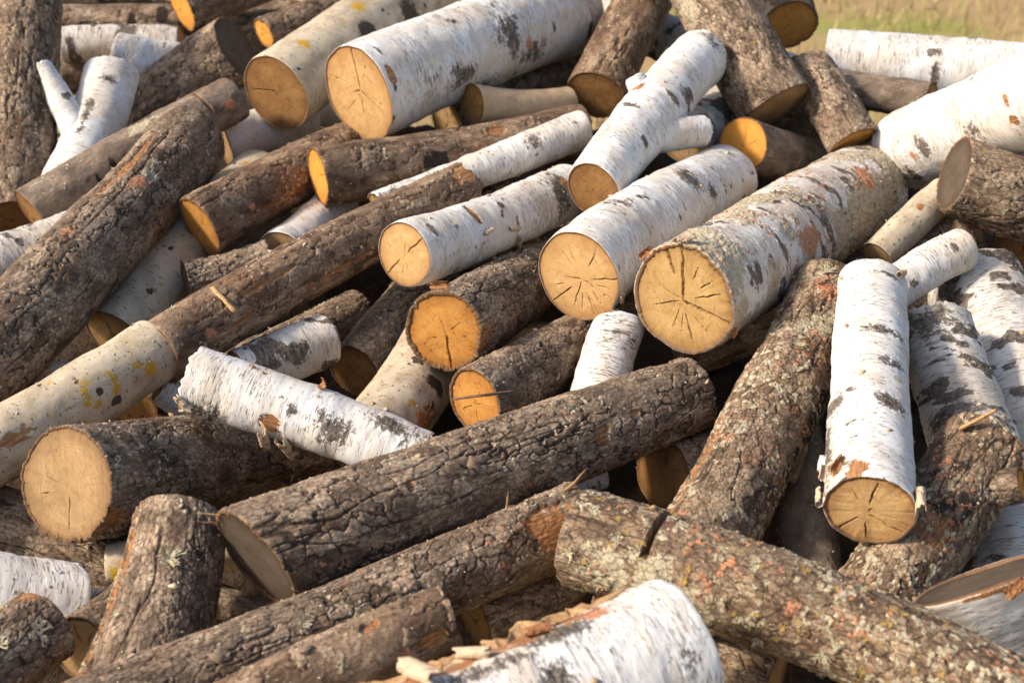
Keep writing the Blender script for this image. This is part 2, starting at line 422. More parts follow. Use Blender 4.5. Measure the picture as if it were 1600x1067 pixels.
            if ty == 'C':
                c = 1 - np.abs(2 * fbm(TH, S, rm, .008, .007, 3, sd + 16) - 1)
                k = sst(.36, .56, fbm(TH, S, rm, .08, .08, 3, sd + 18))
                disp += (c - .6) * .0055 * (.15 + .85 * k)
                m2 = np.maximum(m2, k * (.30 + .5 * fbm(TH, S, rm, .006, .006, 2, sd + 24)))
                sp = fbm(TH, S, rm, .007, .007, 2, sd + 20)
                m3 = np.maximum(m3, sst(.58, .72, sp) * sst(.46, .60, fbm(TH, S, rm, .06, .06, 2, sd + 22)) * .8)
            h = 1 - m1
        else:
            disp += (fbm(TH, S, rm, .05, .06, 2, sd + 12) - .5) * .004 + f1 * .0010
            if ty == 'P':
                m3 = np.maximum(m3, sst(.78, .86, fbm(TH, S, rm, .03, .03, 3, sd + 14)) * .8)
                m1 = np.maximum(m1, sst(.78, .86, fbm(TH, S, rm, .03, .03, 3, sd + 15)) * .8)
            if ty == 'S':
                disp += (fbm(TH, S, rm, .006, .006, 3, sd + 17) - .5) * .0016
                pv = fbm(TH, S, rm, .02, .03, 2, sd + 14)
        if ty in 'DRLSE':
            am = {'D': .03, 'E': .03, 'R': .10, 'L': .0, 'S': .0}[ty]
            a = fbm(TH, S, rm, .0075, .0075, 2, sd + 51); bgm = fbm(TH, S, rm, .05, .06, 3, sd + 52)
            if ty == 'L':
                m2 = np.maximum(m2, sst(.54, .70, a) * sst(.46, .62, bgm))
                c = fbm(TH, S, rm, .008, .008, 2, sd + 53); bc = fbm(TH, S, rm, .05, .06, 3, sd + 54)
                m3 = np.maximum(m3, sst(.60, .76, c) * sst(.54, .67, bc) * .85)
            else:
                m2 = np.maximum(m2, sst(.72 - am, .80, a) * sst(.50, .62, bgm) * .8)
                c = fbm(TH, S, rm, .008, .008, 2, sd + 53); bc = fbm(TH, S, rm, .05, .06, 3, sd + 54)
                m3 = np.maximum(m3, sst(.72, .84, c) * sst(.60, .70, bc) * .8)
            disp += np.clip(m2, 0, 1) * .0018 * (.5 + f1 * 2.5) + np.clip(m3, 0, 1) * .0015
        pk = sst(.35, .55, m4)
        disp = disp * (1 - .8 * pk) - pk * (.0045 if ty in 'DRLE' else .0014)
        # crumbled bark edges at the cut ends
        r = r0 + disp
        jn = fbm(TH, S * 0 + .37, rm, .014, .02, 3, sd + 61) - .5; jl = fbm(TH, S * 0 + .77, rm, .07, .02, 2, sd + 62) - .5
        jn2 = fbm(TH, S * 0 + .57, rm, .014, .02, 3, sd + 63) - .5; jl2 = fbm(TH, S * 0 + .17, rm, .07, .02, 2, sd + 64) - .5
        fA = np.clip(1 - S / max(.04, s.jagA * 1.5), 0, 1); fB = np.clip(1 - (L - S) / max(.04, s.jagB * 1.5), 0, 1)
        chA = np.clip(1 - S / .004, 0, 1); chB = np.clip(1 - (L - S) / .004, 0, 1)
        r = r - (chA + chB) * (.0006 + .0016 * np.abs(jn))
        Z = S + fA * (jn * .6 + jl) * 2 * s.jagA - fB * (jn2 * .6 + jl2) * 2 * s.jagB
        cx, cy = s.center(T)
        tA, tB = np.clip(1 - T / .5, 0, 1), np.clip((T - .5) / .5, 0, 1)
        X = r * np.cos(TH); Y = r * np.sin(TH)
        Z = Z + tA * (s.tiltA[0] * X + s.tiltA[1] * Y) + tB * (s.tiltB[0] * X + s.tiltB[1] * Y)
        rimv = np.zeros_like(TH)
        for (t0, phi, wd, dep) in s.notch:       # a saw kerf cut into the log
            dist = (r * np.cos(TH - R(phi)))
            lim = rm - dep
            inn = (np.abs(T - t0) * L < wd * .5) & (dist > lim)
            k = np.where(inn, lim / np.maximum(np.cos(TH - R(phi)), .05), r) / r
            X = X * k; Y = Y * k
            rimv = np.where(inn, 1.0, rimv)
        P = np.stack([X + cx, Y + cy, Z], -1)
        cyl = np.stack([TH * rm, S, z], -1)
        A = dict(m1=m1, m2=m2, m3=m3, m4=m4, h=h, pv=pv, rim=rimv)
        # turn the surface in over the bark's own thickness at both ends
        bt = s.bark * (.75 + .6 * (fbm(s.th[None, :], np.full((1, len(s.th)), .9), rm, .03, .02, 2, sd + 66)[0]))
        def rim_rows(end):
            i = 0 if end == 'A' else -1
            sg = 1 if end == 'A' else -1
            base = P[i]; rr = r[i]
            tot = []
            for q, (fr, dz) in enumerate(((.25, -.0004), (1.0, .0002), (1.0, .007))):
                k = (rr - bt * fr) / rr
                c0 = np.array([cx[i][0], cy[i][0]])
                row = base.copy(); row[:, :2] = c0 + (base[:, :2] - c0) * k[:, None]; row[:, 2] += sg * dz
                tot.append(row)
            return tot
        ra, rb = rim_rows('A'), rim_rows('B')
        Pall = np.concatenate([np.stack(ra[::-1]), P, np.stack(rb)], 0)
        def pad(a, v=None):
            lo = np.repeat(a[:1], 3, 0); hi = np.repeat(a[-1:], 3, 0)
            if v is not None: lo = lo * 0 + v; hi = hi * 0 + v
            return np.concatenate([lo, a, hi], 0)
        attrs = {k: pad(v).ravel() for k, v in A.items() if k != 'rim'}
        attrs['rim'] = pad(A['rim'], 1.0).ravel()
        cy3 = pad(cyl); cy3[:3, :, 2] += .01; cy3[-3:, :, 2] += .01
        attrs['cyl'] = cy3.reshape(-1, 3)
        s.me_args = (Pall.reshape(-1, 3), grid_faces(*Pall.shape[:2]), attrs)
        s.P = P; s.Rr = r
        s.inner = {'A': (ra[1], np.array([cx[0][0], cy[0][0]])), 'B': (rb[1], np.array([cx[-1][0], cy[-1][0]]))}
    def bark_mesh(s, name):
        return mesh_from(name, s.me_args[0], s.me_args[1][:, ::-1], M[s.ty], s.me_args[2])
    def point(s, t, phi, lift=0.0):
        """a point on the surface and its outward normal, in the log's own frame"""
        i = int(np.argmin(np.abs(s.t - t))); j = int(np.argmin(np.abs(s.th - R(phi))))
        p = Vector(s.P[i, j].tolist()); n = Vector((math.cos(R(phi)), math.sin(R(phi)), 0))
        return p + n * lift, n
    def face_mesh(s, name, end, mat, cracks=(), rough=0.0, hi=True):
        ring, c0 = s.inner[end]; sg = 1 if end == 'A' else -1
        nth = 360 if hi else 72; nr = 56 if hi else 10
        th = np.linspace(-math.pi, math.pi, nth + 1)
        rx = ring[:, :2] - c0; rr = np.hypot(rx[:, 0], rx[:, 1]); ang = s.th
        rad = np.interp(th, ang, rr) * 1.004; zz = np.interp(th, ang, ring[:, 2])
        rm = float(rr.mean())
        f = np.linspace(0, 1, nr) ** .85; f[0] = .0
        FR, TH = np.meshgrid(f, th, indexing='ij')
        X = FR * rad[None, :] * np.cos(TH); Y = FR * rad[None, :] * np.sin(TH)
        tl = s.tiltA if end == 'A' else s.tiltB
        zb = (0 if end == 'A' else s.L) + tl[0] * X + tl[1] * Y
        rim = zz[None, :] - (0 if end == 'A' else s.L) - tl[0] * rad * np.cos(th) - tl[1] * rad * np.sin(th)
        Z = zb + rim * FR ** 3 + sg * .0008
        dd = np.zeros_like(X)
        if rough > 0:
            dd += rough * (fbm(TH, FR * rm, .08, .012, .012, 3, s.seed + 81) - .5) * 2 + rough * (fbm(TH, FR * rm, .08, .04, .2, 2, s.seed + 83) - .5) * 2
        dd += (vnoise(X / .004 + 500, Y / .03 + 500, 100000, s.seed + 85) - .5) * .0005
        rng = random.Random(s.seed)
        px, py = rng.uniform(-.12, .12) * rm, rng.uniform(-.12, .12) * rm
        XX, YY = X - px, Y - py
        for (ph, r0, r1, w, *o) in cracks:
            r0 *= 1.0      # drying checks: narrow slots that run along the rays
            a = R(ph); wob = (vnoise(np.hypot(XX, YY) / .0035, np.full_like(X, ph * .77), 100000, s.seed + 93) - .5) * .0011 + (vnoise(np.hypot(XX, YY) / .011, np.full_like(X, ph * .37), 100000, s.seed + 91) - .5) * .0026
            al = XX * math.cos(a) + YY * math.sin(a); ac = -XX * math.sin(a) + YY * math.cos(a) + wob
            al = al / rm
            hw = w * .5 * np.clip(np.minimum((al - r0) / .10, (r1 - al) / .3), 0, 1) ** .85
            inside = (np.abs(ac) < hw) & (al > r0) & (al < r1)
            dd += np.where(inside, np.minimum(.022, .004 + w * 6), 0)
        Z = Z + sg * dd
        P = np.stack([X + c0[0], Y + c0[1], Z], -1)
        fc = grid_faces(nr, nth + 1)
        if sg < 0: fc = fc[:, ::-1]
        return mesh_from(name, P.reshape(-1, 3), fc, mat, dict(rf=FR.ravel(), an=(TH + 3 * np.cos(TH)).ravel(), rr=np.hypot(XX, YY).ravel()))

def frame(A, B):
    A, B = Vector(A), Vector(B)
    w = (B - A).normalized(); c = CAMLOC - (A + B) / 2
    x = (c - w * c.dot(w)).normalized(); y = w.cross(x)
    m = Matrix((x, y, w)).transposed().to_4x4(); m.translation = A
    return m, (B - A).length

LAYOUT = {
    '01': ('D', (-1.0095, 2.7026, 0.5583), 0.0800, (-1.0410, 3.1467, 1.0198), 0.0752, 0.06),
    '02': ('S', (-0.9111, 2.5540, 0.6231), 0.0572, (-0.5775, 2.8935, 0.7594), 0.0492, -0.11),
    '03': ('D', (-0.8481, 1.9196, 0.5709), 0.0737, (-0.6312, 2.6921, 0.7259), 0.0728, 0.00),
    '04': ('B', (-0.8918, 2.6990, 0.6206), 0.0537, (-0.8555, 2.9931, 0.7838), 0.0560, 0.00),
    '05': ('B', (-0.9173, 3.2584, 0.7340), 0.0772, (-0.3542, 3.4923, 0.5910), 0.0732, 0.00),
    '06': ('D', (-0.6266, 3.2167, 0.7872), 0.0787, (-1.1084, 3.0383, 0.4622), 0.0740, 0.45),
    '07a': ('D', (-1.1328, 3.6031, 0.7688), 0.0372, (-0.8185, 3.5735, 0.7752), 0.0369, 0.00),
    '07b': ('G', (-1.0775, 3.3904, 0.7506), 0.0445, (-0.7959, 3.4148, 0.7480), 0.0448, 0.00),
    '07c': ('D', (-1.1728, 3.7253, 0.7922), 0.0266, (-0.8834, 3.7337, 0.7938), 0.0267, 0.00),
    '07d': ('D', (-0.8040, 3.4745, 0.8247), 0.0653, (-0.3211, 3.8088, 0.9776), 0.0614, 0.00),
    '07g': ('D', (-0.5894, 3.3682, 0.7864), 0.0395, (-0.1345, 3.7644, 0.9108), 0.0371, 0.00),
    '07h': ('P', (-0.5229, 3.5348, 0.7995), 0.0317, (-0.1924, 4.0425, 0.8875), 0.0298, 0.00),
    '08': ('P', (-0.4948, 2.9275, 0.7583), 0.0834, (-0.1755, 3.5919, 0.8668), 0.0784, -0.06),
    '09': ('B', (-0.3056, 2.7835, 0.7972), 0.0997, (0.1400, 3.3600, 0.8396), 0.0994, -0.13),
    '10': ('T', (-0.0825, 2.8877, 0.7460), 0.0426, (0.1253, 3.0210, 0.7075), 0.0400, 0.08),
    '11': ('E', (-0.3693, 2.5868, 0.6900), 0.0585, (0.1426, 2.9119, 0.6819), 0.0550, -0.12),
    '12': ('B', (-0.2538, 2.5402, 0.6435), 0.0314, (0.1408, 2.8068, 0.7165), 0.0417, 0.00),
    '13a': ('E', (-0.5561, 2.0209, 0.5871), 0.0544, (-0.0907, 2.5575, 0.6757), 0.0532, 0.00),
    '13b': ('P', (-0.9738, 1.5905, 0.4876), 0.0614, (-0.5630, 2.0294, 0.5875), 0.0526, 0.00),
    '14': ('P', (-0.6887, 2.2401, 0.5134), 0.0611, (-0.5272, 2.8237, 0.6123), 0.0574, -0.25),
    '15': ('R', (-0.5818, 2.3426, 0.5753), 0.0399, (-0.4428, 2.4102, 0.5914), 0.0375, 0.00),
    '16': ('B', (-0.4255, 2.4492, 0.5885), 0.0449, (-0.3451, 2.6901, 0.5997), 0.0422, 0.00),
    '17': ('E', (-0.5686, 2.4342, 0.6444), 0.0606, (-0.2865, 2.9327, 0.6650), 0.0570, -0.41),
    '18': ('B', (-0.6115, 2.9141, 0.6552), 0.0503, (-0.4573, 3.0863, 0.6556), 0.0473, -0.36),
    '19': ('B', (-0.1820, 2.2441, 0.6655), 0.0553, (0.1100, 2.6424, 0.6427), 0.0513, 0.09),
    '20': ('D', (-0.1059, 2.0367, 0.6175), 0.0686, (0.1322, 2.7500, 0.4988), 0.0644, -0.16),
    '21': ('B', (0.1087, 2.1706, 0.6560), 0.0781, (0.4280, 2.7106, 0.6462), 0.0664, -0.01),
    '22': ('C', (0.2677, 2.0540, 0.6627), 0.0876, (0.7098, 2.7513, 0.6026), 0.0938, 0.00),
    '23': ('B', (0.1487, 2.4756, 0.7012), 0.0562, (0.3923, 2.9264, 0.8333), 0.0585, 0.00),
    '24': ('E', (0.1812, 3.0326, 0.7256), 0.0655, (0.4114, 3.5310, 0.9889), 0.0616, 0.08),
    '25': ('D', (0.5504, 2.8895, 0.7400), 0.0800, (0.3130, 3.2830, 1.1283), 0.0752, -0.08),
    '26': ('D', (0.6457, 3.3139, 0.8167), 0.0686, (0.5823, 3.8863, 1.0312), 0.0645, 0.00),
    '27': ('S', (0.4612, 2.7466, 0.7039), 0.0551, (0.9292, 3.2812, 0.4445), 0.0557, 0.03),
    '28': ('D', (0.6977, 2.7977, 0.6936), 0.0548, (0.6408, 3.0154, 0.7865), 0.0515, -0.46),
    '29': ('B', (0.7001, 3.1708, 0.7603), 0.0794, (1.2897, 3.0233, 0.7495), 0.0754, 0.00),
    '30': ('S', (0.8913, 2.9564, 0.7352), 0.0408, (0.3569, 3.2427, 0.7684), 0.0384, 0.13),
    '31': ('B', (0.8048, 2.8218, 0.6644), 0.0792, (1.0010, 2.3421, 0.9674), 0.0839, 0.00),
    '32': ('D', (0.8021, 2.4693, 0.7339), 0.0721, (1.0097, 2.4678, 0.6693), 0.0869, -0.02),
    '33': ('P', (0.8211, 2.5574, 0.6668), 0.0339, (0.6661, 2.4192, 0.5941), 0.0304, 0.00),
    '34': ('D', (0.8732, 2.5213, 0.6158), 0.0410, (0.3324, 2.5093, 0.3339), 0.0385, 0.35),
    '35': ('B', (0.6104, 2.1917, 0.5978), 0.0356, (0.7780, 2.2957, 0.6547), 0.0365, 0.00),
    '36': ('L', (0.2451, 1.5938, 0.4926), 0.0630, (0.5393, 2.2181, 0.6013), 0.0673, 0.00),
    '37': ('B', (0.4639, 1.5759, 0.5743), 0.0572, (0.5798, 2.1183, 0.6686), 0.0516, 0.06),
    '38a': ('G', (0.7200, 1.6287, 0.3429), 0.0785, (0.6842, 2.1183, 0.6008), 0.0606, 0.00),
    '38b': ('G', (0.8700, 1.7492, 0.3537), 0.1028, (0.8272, 2.3412, 0.5635), 0.0891, 0.00),
    '39': ('L', (0.0828, 1.5600, 0.5446), 0.0662, (0.6050, 1.2635, 0.4824), 0.0594, 0.00),
    '40': ('D', (-0.4884, 1.2685, 0.4937), 0.0431, (0.0922, 1.6641, 0.5043), 0.0544, 0.00),
    '41': ('D', (-0.3265, 1.5192, 0.5382), 0.0731, (0.2822, 1.9600, 0.5470), 0.0564, 0.10),
    '42': ('D', (-0.6095, 1.6784, 0.5517), 0.0822, (-0.3513, 2.1315, 0.3483), 0.0812, 0.02),
    '43': ('B', (-0.4731, 1.8820, 0.6113), 0.0511, (-0.1293, 1.8125, 0.5110), 0.0431, 0.00),
    '44': ('D', (-0.4602, 1.3842, 0.4315), 0.0746, (-0.4389, 1.6064, 0.5406), 0.0627, 0.00),
    '45': ('D', (-0.5843, 1.4683, 0.4788), 0.0482, (-0.8788, 0.9303, 0.3841), 0.0530, 0.00),
    '46': ('B', (-0.5990, 1.5683, 0.4265), 0.0614, (-1.1660, 1.4786, 0.6332), 0.0578, 0.00),
    '47': ('B', (-0.5436, 1.6131, 0.3997), 0.0228, (-1.1318, 1.7663, 0.3562), 0.0214, 0.00),
    '48': ('P', (-0.5572, 1.6611, 0.4247), 0.0374, (-0.1903, 1.7133, 0.4937), 0.0352, 0.00),
    '49': ('D', (-0.5519, 1.4867, 0.4205), 0.0452, (-0.4952, 1.6041, 0.4219), 0.0425, 0.19),
    '50': ('D', (-0.7915, 1.7874, 0.4290), 0.0584, (-0.5549, 1.7193, 0.3743), 0.0549, 0.00),
    '51': ('P', (-0.8680, 2.0713, 0.4936), 0.0314, (-0.6206, 2.0756, 0.5134), 0.0295, 0.00),
    '52': ('B', (-0.9650, 2.3638, 0.5789), 0.0632, (-0.7553, 2.5367, 0.6105), 0.0594, 0.00),
    '53': ('B', (-0.5622, 2.0276, 0.5239), 0.0245, (-0.4887, 2.0429, 0.4637), 0.0231, 0.00),
    '54': ('D', (-0.6081, 2.0400, 0.4594), 0.0478, (-0.2793, 2.3812, 0.4969), 0.0449, 0.38),
    '55': ('G', (-0.4414, 2.0666, 0.5216), 0.0467, (-0.3141, 2.1668, 0.5414), 0.0452, 0.00),
    '56': ('R', (-0.2736, 2.2090, 0.4631), 0.0510, (-0.0131, 2.7570, 0.5851), 0.0479, 0.06),
    '57': ('P', (-0.2162, 1.8931, 0.4905), 0.0623, (-0.1245, 2.2863, 0.5007), 0.0634, 0.00),
    '58': ('D', (-0.0565, 1.9229, 0.5518), 0.0546, (0.2532, 2.4363, 0.5129), 0.0513, -0.18),
    '59': ('B', (0.1204, 1.9254, 0.4816), 0.0458, (0.1762, 2.1245, 0.5923), 0.0419, 0.00),
    '62': ('D', (0.2307, 1.8901, 0.4428), 0.0540, (0.3504, 1.9169, 0.4528), 0.0507, 0.58),
    '63': ('B', (0.0682, 1.8151, 0.4616), 0.0246, (0.1302, 1.8568, 0.4624), 0.0232, 0.00),
    '64': ('S', (0.4085, 1.5850, 0.3988), 0.0459, (0.4541, 2.0694, 0.4615), 0.0484, 0.00),
    '65': ('L', (0.4627, 1.5270, 0.4410), 0.0625, (0.6727, 1.7666, 0.5592), 0.0654, 0.00),
    '66': ('B', (0.5792, 1.4631, 0.5448), 0.0906, (0.8727, 1.5395, 0.0084), 0.0852, -0.56),
    '67': ('B', (0.1879, 1.3163, 0.5436), 0.0910, (-0.3414, 1.0349, 0.5090), 0.0881, 0.00),
    '68': ('E', (-0.0732, 1.4114, 0.5277), 0.0400, (-0.5801, 1.0587, 0.4774), 0.0371, 0.00),
    '70': ('P', (0.3566, 2.8347, 0.6850), 0.0528, (0.5154, 3.1048, 0.7105), 0.0497, 0.00),
    '71': ('D', (-0.1415, 3.0557, 0.6615), 0.0510, (0.2694, 3.4910, 0.7062), 0.0479, 0.00),
    '72': ('D', (0.9649, 2.5286, 0.5508), 0.0550, (1.4952, 2.6584, 0.8144), 0.0517, 0.47),
    '73': ('B', (0.2030, 3.4842, 0.8102), 0.0547, (0.6280, 3.1881, 0.7274), 0.0514, 0.00),
    '74': ('D', (0.3318, 1.4463, 0.3965), 0.0486, (0.1165, 1.5822, 0.4249), 0.0456, 0.00),
    'F1': ('D', (-0.8213, 3.6353, 0.7094), 0.0657, (-0.4246, 3.6192, 0.7246), 0.0618, 0.00),
    'F8': ('D', (-1.1223, 3.4366, 0.6671), 0.0565, (-0.7949, 3.4929, 0.6817), 0.0531, 0.00),
    'F9': ('D', (-0.8218, 3.9022, 0.7249), 0.0734, (-0.4527, 3.8932, 0.7442), 0.0690, 0.00),
    'F3': ('D', (0.4251, 3.1551, 0.6100), 0.0660, (0.8003, 3.1997, 0.6197), 0.0620, 0.00),
    'F4': ('D', (-0.4419, 2.8174, 0.5516), 0.0536, (-0.2526, 2.9829, 0.5671), 0.0503, 0.00),
    'F5': ('D', (0.7254, 2.3430, 0.4232), 0.0585, (0.8950, 2.6577, 0.5272), 0.0550, 0.00),
    'F6': ('D', (-0.2461, 1.9669, 0.3765), 0.0513, (0.1049, 2.0440, 0.4157), 0.0482, 0.00),
    'F7': ('D', (-0.4216, 1.6446, 0.3610), 0.0448, (0.1168, 1.3698, 0.2950), 0.0422, 0.00),
    '75': ('D', (-0.0513, 1.5636, 0.4093), 0.0427, (0.3645, 1.8488, 0.4173), 0.0402, 0.00),
}

def project(p):
    v = Vector(p) - CAMLOC
    c, s_ = math.cos(R(25)), math.sin(R(25))
    f = v.y * c - v.z * s_; u = v.y * s_ + v.z * c
    return v.x / f, u / f, f

# ------------------------------------------------------------------ the setting
def surf(x, y):
    """height of the dark core heap added under the logs"""
    t = np.clip((y - 1.37) / 2.16, -1, 2)
    z = .13 + .40 * t
    fx = sst(2.6, 1.5, np.abs(x)) * sst(.35, 1.2, y) * sst(4.6, 3.4, y)
    return np.where(fx > 0, z * fx, 0)

def build_ground():
    b = NB('dry_field')
    tc = b.n('TexCoord').outputs['Object']
    n1 = b.noise(b.vmul(tc, (.55, .8, 1)), 1, 5, 0.6); n2 = b.noise(b.vmul(tc, (6, 6, 6)), 1, 4, 0.6); n3 = b.noise(b.vmul(tc, (60, 60, 60)), 1, 3)
    col = b.mix(n2, (0.46, 0.32, 0.16), (0.36, 0.245, 0.115))
    col = b.mix(b.step(n1, 0.5, 0.62), col, (0.29, 0.29, 0.075))
    col = b.mix(b.math('MULTIPLY', n3, 0.5), col, (0.26, 0.18, 0.09))
    m = b.done(col, 0.95, b.bump(n3, 0.01, 0.8), 0.1)
    n = 41
    xs = np.linspace(-150, 150, n); ys = np.linspace(-20, 280, n)
    X, Y = np.meshgrid(xs, ys)
    P = np.stack([X, Y, np.zeros_like(X)], -1).reshape(-1, 3)
    o = obj('ground', mesh_from('ground', P, grid_faces(n, n), m)); o['kind'] = 'structure'
    # dark core heap added under the logs to block light in the gaps
    b = NB('added_core_dark')
    tc = b.n('TexCoord').outputs['Object']
    n2 = b.noise(b.vmul(tc, (40, 40, 40)), 1, 5, 0.65); n3 = b.noise(b.vmul(tc, (160, 160, 160)), 1, 4)
    col = b.mix(n2, (0.03, 0.02, 0.014), (0.085, 0.055, 0.035))  # near-black colour stands in for the shade deep in the gaps
    col = b.mix(b.step(n3, .6, .7, 0, .6), col, (0.15, 0.10, 0.06))
    m = b.done(col, 0.95, b.bump(n2, 0.02, 1.0), 0.1)
    n = 160
    X, Y = np.meshgrid(np.linspace(-2.7, 2.7, n), np.linspace(.3, 4.7, n))
    Z = surf(X, Y) + (vnoise(X / .09 + 90, Y / .09 + 90, 10000, 5) - .5) * .05 + (vnoise(X / .03 + 90, Y / .03 + 90, 10000, 6) - .5) * .03 - .03
    o = obj('added_core_mound', mesh_from('added_core_mound', np.stack([X, Y, Z], -1).reshape(-1, 3), grid_faces(n, n), m)); o['kind'] = 'structure'
    # grass in the field behind
    rng = np.random.default_rng(4)
    k = 26000
    gx = rng.uniform(-2, 9, k); gy = 4.9 + 16 * rng.uniform(0, 1, k) ** 1.6
    cl = vnoise(gx / .5 + 50, gy / .8 + 50, 10000, 8) * .6 + vnoise(gx / .16 + 50, gy / .2 + 50, 10000, 9) * .4
    keep = cl > .42; gx, gy, cl = gx[keep], gy[keep], cl[keep]; k = len(gx)
    hgt = rng.uniform(.04, .15, k) * (cl + .4); an = rng.uniform(0, 6.28, k); wd = rng.uniform(.003, .007, k); ln = rng.uniform(.1, .7, k) * hgt
    dx, dy = np.cos(an), np.sin(an)
    V = np.stack([np.stack([gx - dx * wd, gy - dy * wd, gx * 0], -1), np.stack([gx + dx * wd, gy + dy * wd, gx * 0], -1),
                  np.stack([gx - dy * ln, gy + dx * ln, hgt], -1)], 1).reshape(-1, 3)
    b = NB('grass_blades'); a = b.attr('hue')
    col = b.mix(a, (0.17, 0.20, 0.05), (0.48, 0.36, 0.18))
    m = b.done(col, .8, None, .2)
    o = obj('grass', mesh_from('grass', V, np.arange(3 * k).reshape(-1, 3), m, dict(hue=np.repeat(np.clip(rng.normal(.65, .3, k) - (cl - .5), 0, 1), 3)), False))
    o['kind'] = 'stuff'; o['label'] = 'short dry grass growing on the field behind the pile'; o['category'] = 'grass'
build_ground()

# ------------------------------------------------------------------ small parts that sit on logs
def lichen_mesh(seed, mat):
    """a tuft of branching leafy lichen lobes, about 1 unit across"""
    rng = random.Random(seed); V = []; F_ = []
    def lobe(p, d, w, ln, lvl):
        n = 3; pts = []; pos = Vector(p); dr = Vector(d)
        for i in range(n + 1):
            pts.append((pos.copy(), dr.copy(), w * (1 - .45 * i / n)))
            dr = (dr + Vector((rng.uniform(-.5, .5), rng.uniform(-.5, .5), rng.uniform(-.2, .45)))).normalized(); pos = pos + dr * ln / n
        base = len(V)
        for (q, dd, ww) in pts:
            sd_ = dd.cross(Vector((0, 0, 1)));
            if sd_.length < .1: sd_ = Vector((1, 0, 0))
            sd_.normalize(); up = sd_.cross(dd)
            V.extend([q - sd_ * ww, q + up * ww * .6, q + sd_ * ww])
        for i in range(n):
            a = base + 3 * i
            F_.extend([(a, a + 3, a + 4, a + 1), (a + 1, a + 4, a + 5, a + 2)])
        if lvl < 2:
            for _ in range(3 if lvl == 0 else 2):
                q, dd, ww = pts[rng.choice((1, 2, 3))]
                a = rng.uniform(-1.3, 1.3)
                d2 = Matrix.Rotation(a, 3, 'Z') @ dd; d2.z += rng.uniform(-.1, .5); d2.normalize()
                lobe(q, d2, ww * .8, ln * rng.uniform(.45, .75), lvl + 1)
    for k in range(9):
        a = k / 9 * 6.283 + rng.uniform(-.3, .3)
        lobe((math.cos(a) * .05, math.sin(a) * .05, .02), Vector((math.cos(a), math.sin(a), rng.uniform(.1, .6))).normalized(), .05, rng.uniform(.25, .42), 0)
    return mesh_from('lichen', [tuple(v) for v in V], F_, mat)
def mat_plain(name, c1, c2, sc=400, rough=.85):
    b = NB(name); tc = b.n('TexCoord').outputs['Object']
    n = b.noise(b.vmul(tc, (sc, sc, sc)), 1, 4, .6)
    return b.done(b.mix(b.step(n, .3, .7), c1, c2), rough, b.bump(n, .001, .6), .2)
MLP = mat_plain('pale_lichen', (0.38, 0.33, 0.20), (0.60, 0.53, 0.36), 3)
MLO = mat_plain('orange_lichen', (0.34, 0.13, 0.07), (0.50, 0.29, 0.19), 3)
MLY = mat_plain('ochre_lichen', (0.32, 0.20, 0.05), (0.52, 0.37, 0.12), 3)
LICH = {'p': [lichen_mesh(s, MLP) for s in (1, 2, 3)], 'o': [lichen_mesh(s, MLO) for s in (4, 5)], 'y': [lichen_mesh(s, MLY) for s in (6, 7)]}
MTW = mat_plain('splintered_wood', (0.36, 0.19, 0.08), (0.62, 0.40, 0.20), 300)
MIN = mat_plain('inner_bark', (0.26, 0.105, 0.045), (0.46, 0.23, 0.10), 250)
MCURL = mat_plain('curled_birch_skin', (0.50, 0.33, 0.19), (0.74, 0.60, 0.44), 160, .6)
MFLK = mat_plain('bark_flake', (0.19, 0.13, 0.085), (0.40, 0.30, 0.21), 260)

def align(n, spin=0.0):
    """rotation that takes +Z to n, spun about it"""
    return (Vector(n).to_track_quat('Z', 'Y').to_matrix() @ Matrix.Rotation(spin, 3, 'Z')).to_4x4()

def put(name, me, root, p, n, spin, size, scz=1.0):
    o = obj(name, me, root)
    sx = .6 + .4 * ((spin * 3.7) % 1)
    o.matrix_local = Matrix.Translation(p) @ align(n, spin) @ Matrix.Diagonal((size, size * (sx if name == 'lichen' else 1), size * scz, 1))
    return o

def curl_mesh(seed, mat, turn=1.3, length=1.0, rad=.28, edge=.30):
    """a thin sheet of bark that has rolled up: unit length along X"""
    nu, nv = 20, 20; th = .014
    u = np.linspace(-.5, .5, nu); v = np.linspace(0, 1, nv)
    U, Vv = np.meshgrid(u, v)
    a = Vv * turn * math.pi; rr = rad * (1 - .35 * Vv)
    jag = (vnoise(U * 14 + 40, Vv * 9 + 40, 1000, seed) - .5) * edge
    wid = .75 + .5 * vnoise(Vv * 3 + 9, Vv * 0 + seed, 1000, seed + 3)
    X = U * length * wid + jag; Y = rr * np.sin(a) + jag * .4; Z = rr * (1 - np.cos(a)) * .9 + jag * .2
    P = np.stack([X, Y, Z], -1); nrm = np.stack([X * 0, -np.sin(a), np.cos(a)], -1)
    Q = P + nrm * th
    n = nu * nv
    f1 = grid_faces(nv, nu); f2 = f1[:, ::-1] + n
    es = []
    ring = [i for i in range(nu)] + [i * nu + nu - 1 for i in range(1, nv)] + [(nv - 1) * nu + i for i in range(nu - 2, -1, -1)] + [i * nu for i in range(nv - 2, 0, -1)]
    for i in range(len(ring)):
        a_, b_ = ring[i], ring[(i + 1) % len(ring)]
        es.append((b_, a_, a_ + n, b_ + n))
    return mesh_from('bark_curl', np.concatenate([P.reshape(-1, 3), Q.reshape(-1, 3)]), np.concatenate([f1, f2, np.array(es)]), mat)
CURLS = [curl_mesh(11, MCURL, 1.5), curl_mesh(12, MCURL, 1.0, 1.2, .35), curl_mesh(13, MIN, .8, 1.0, .4)]

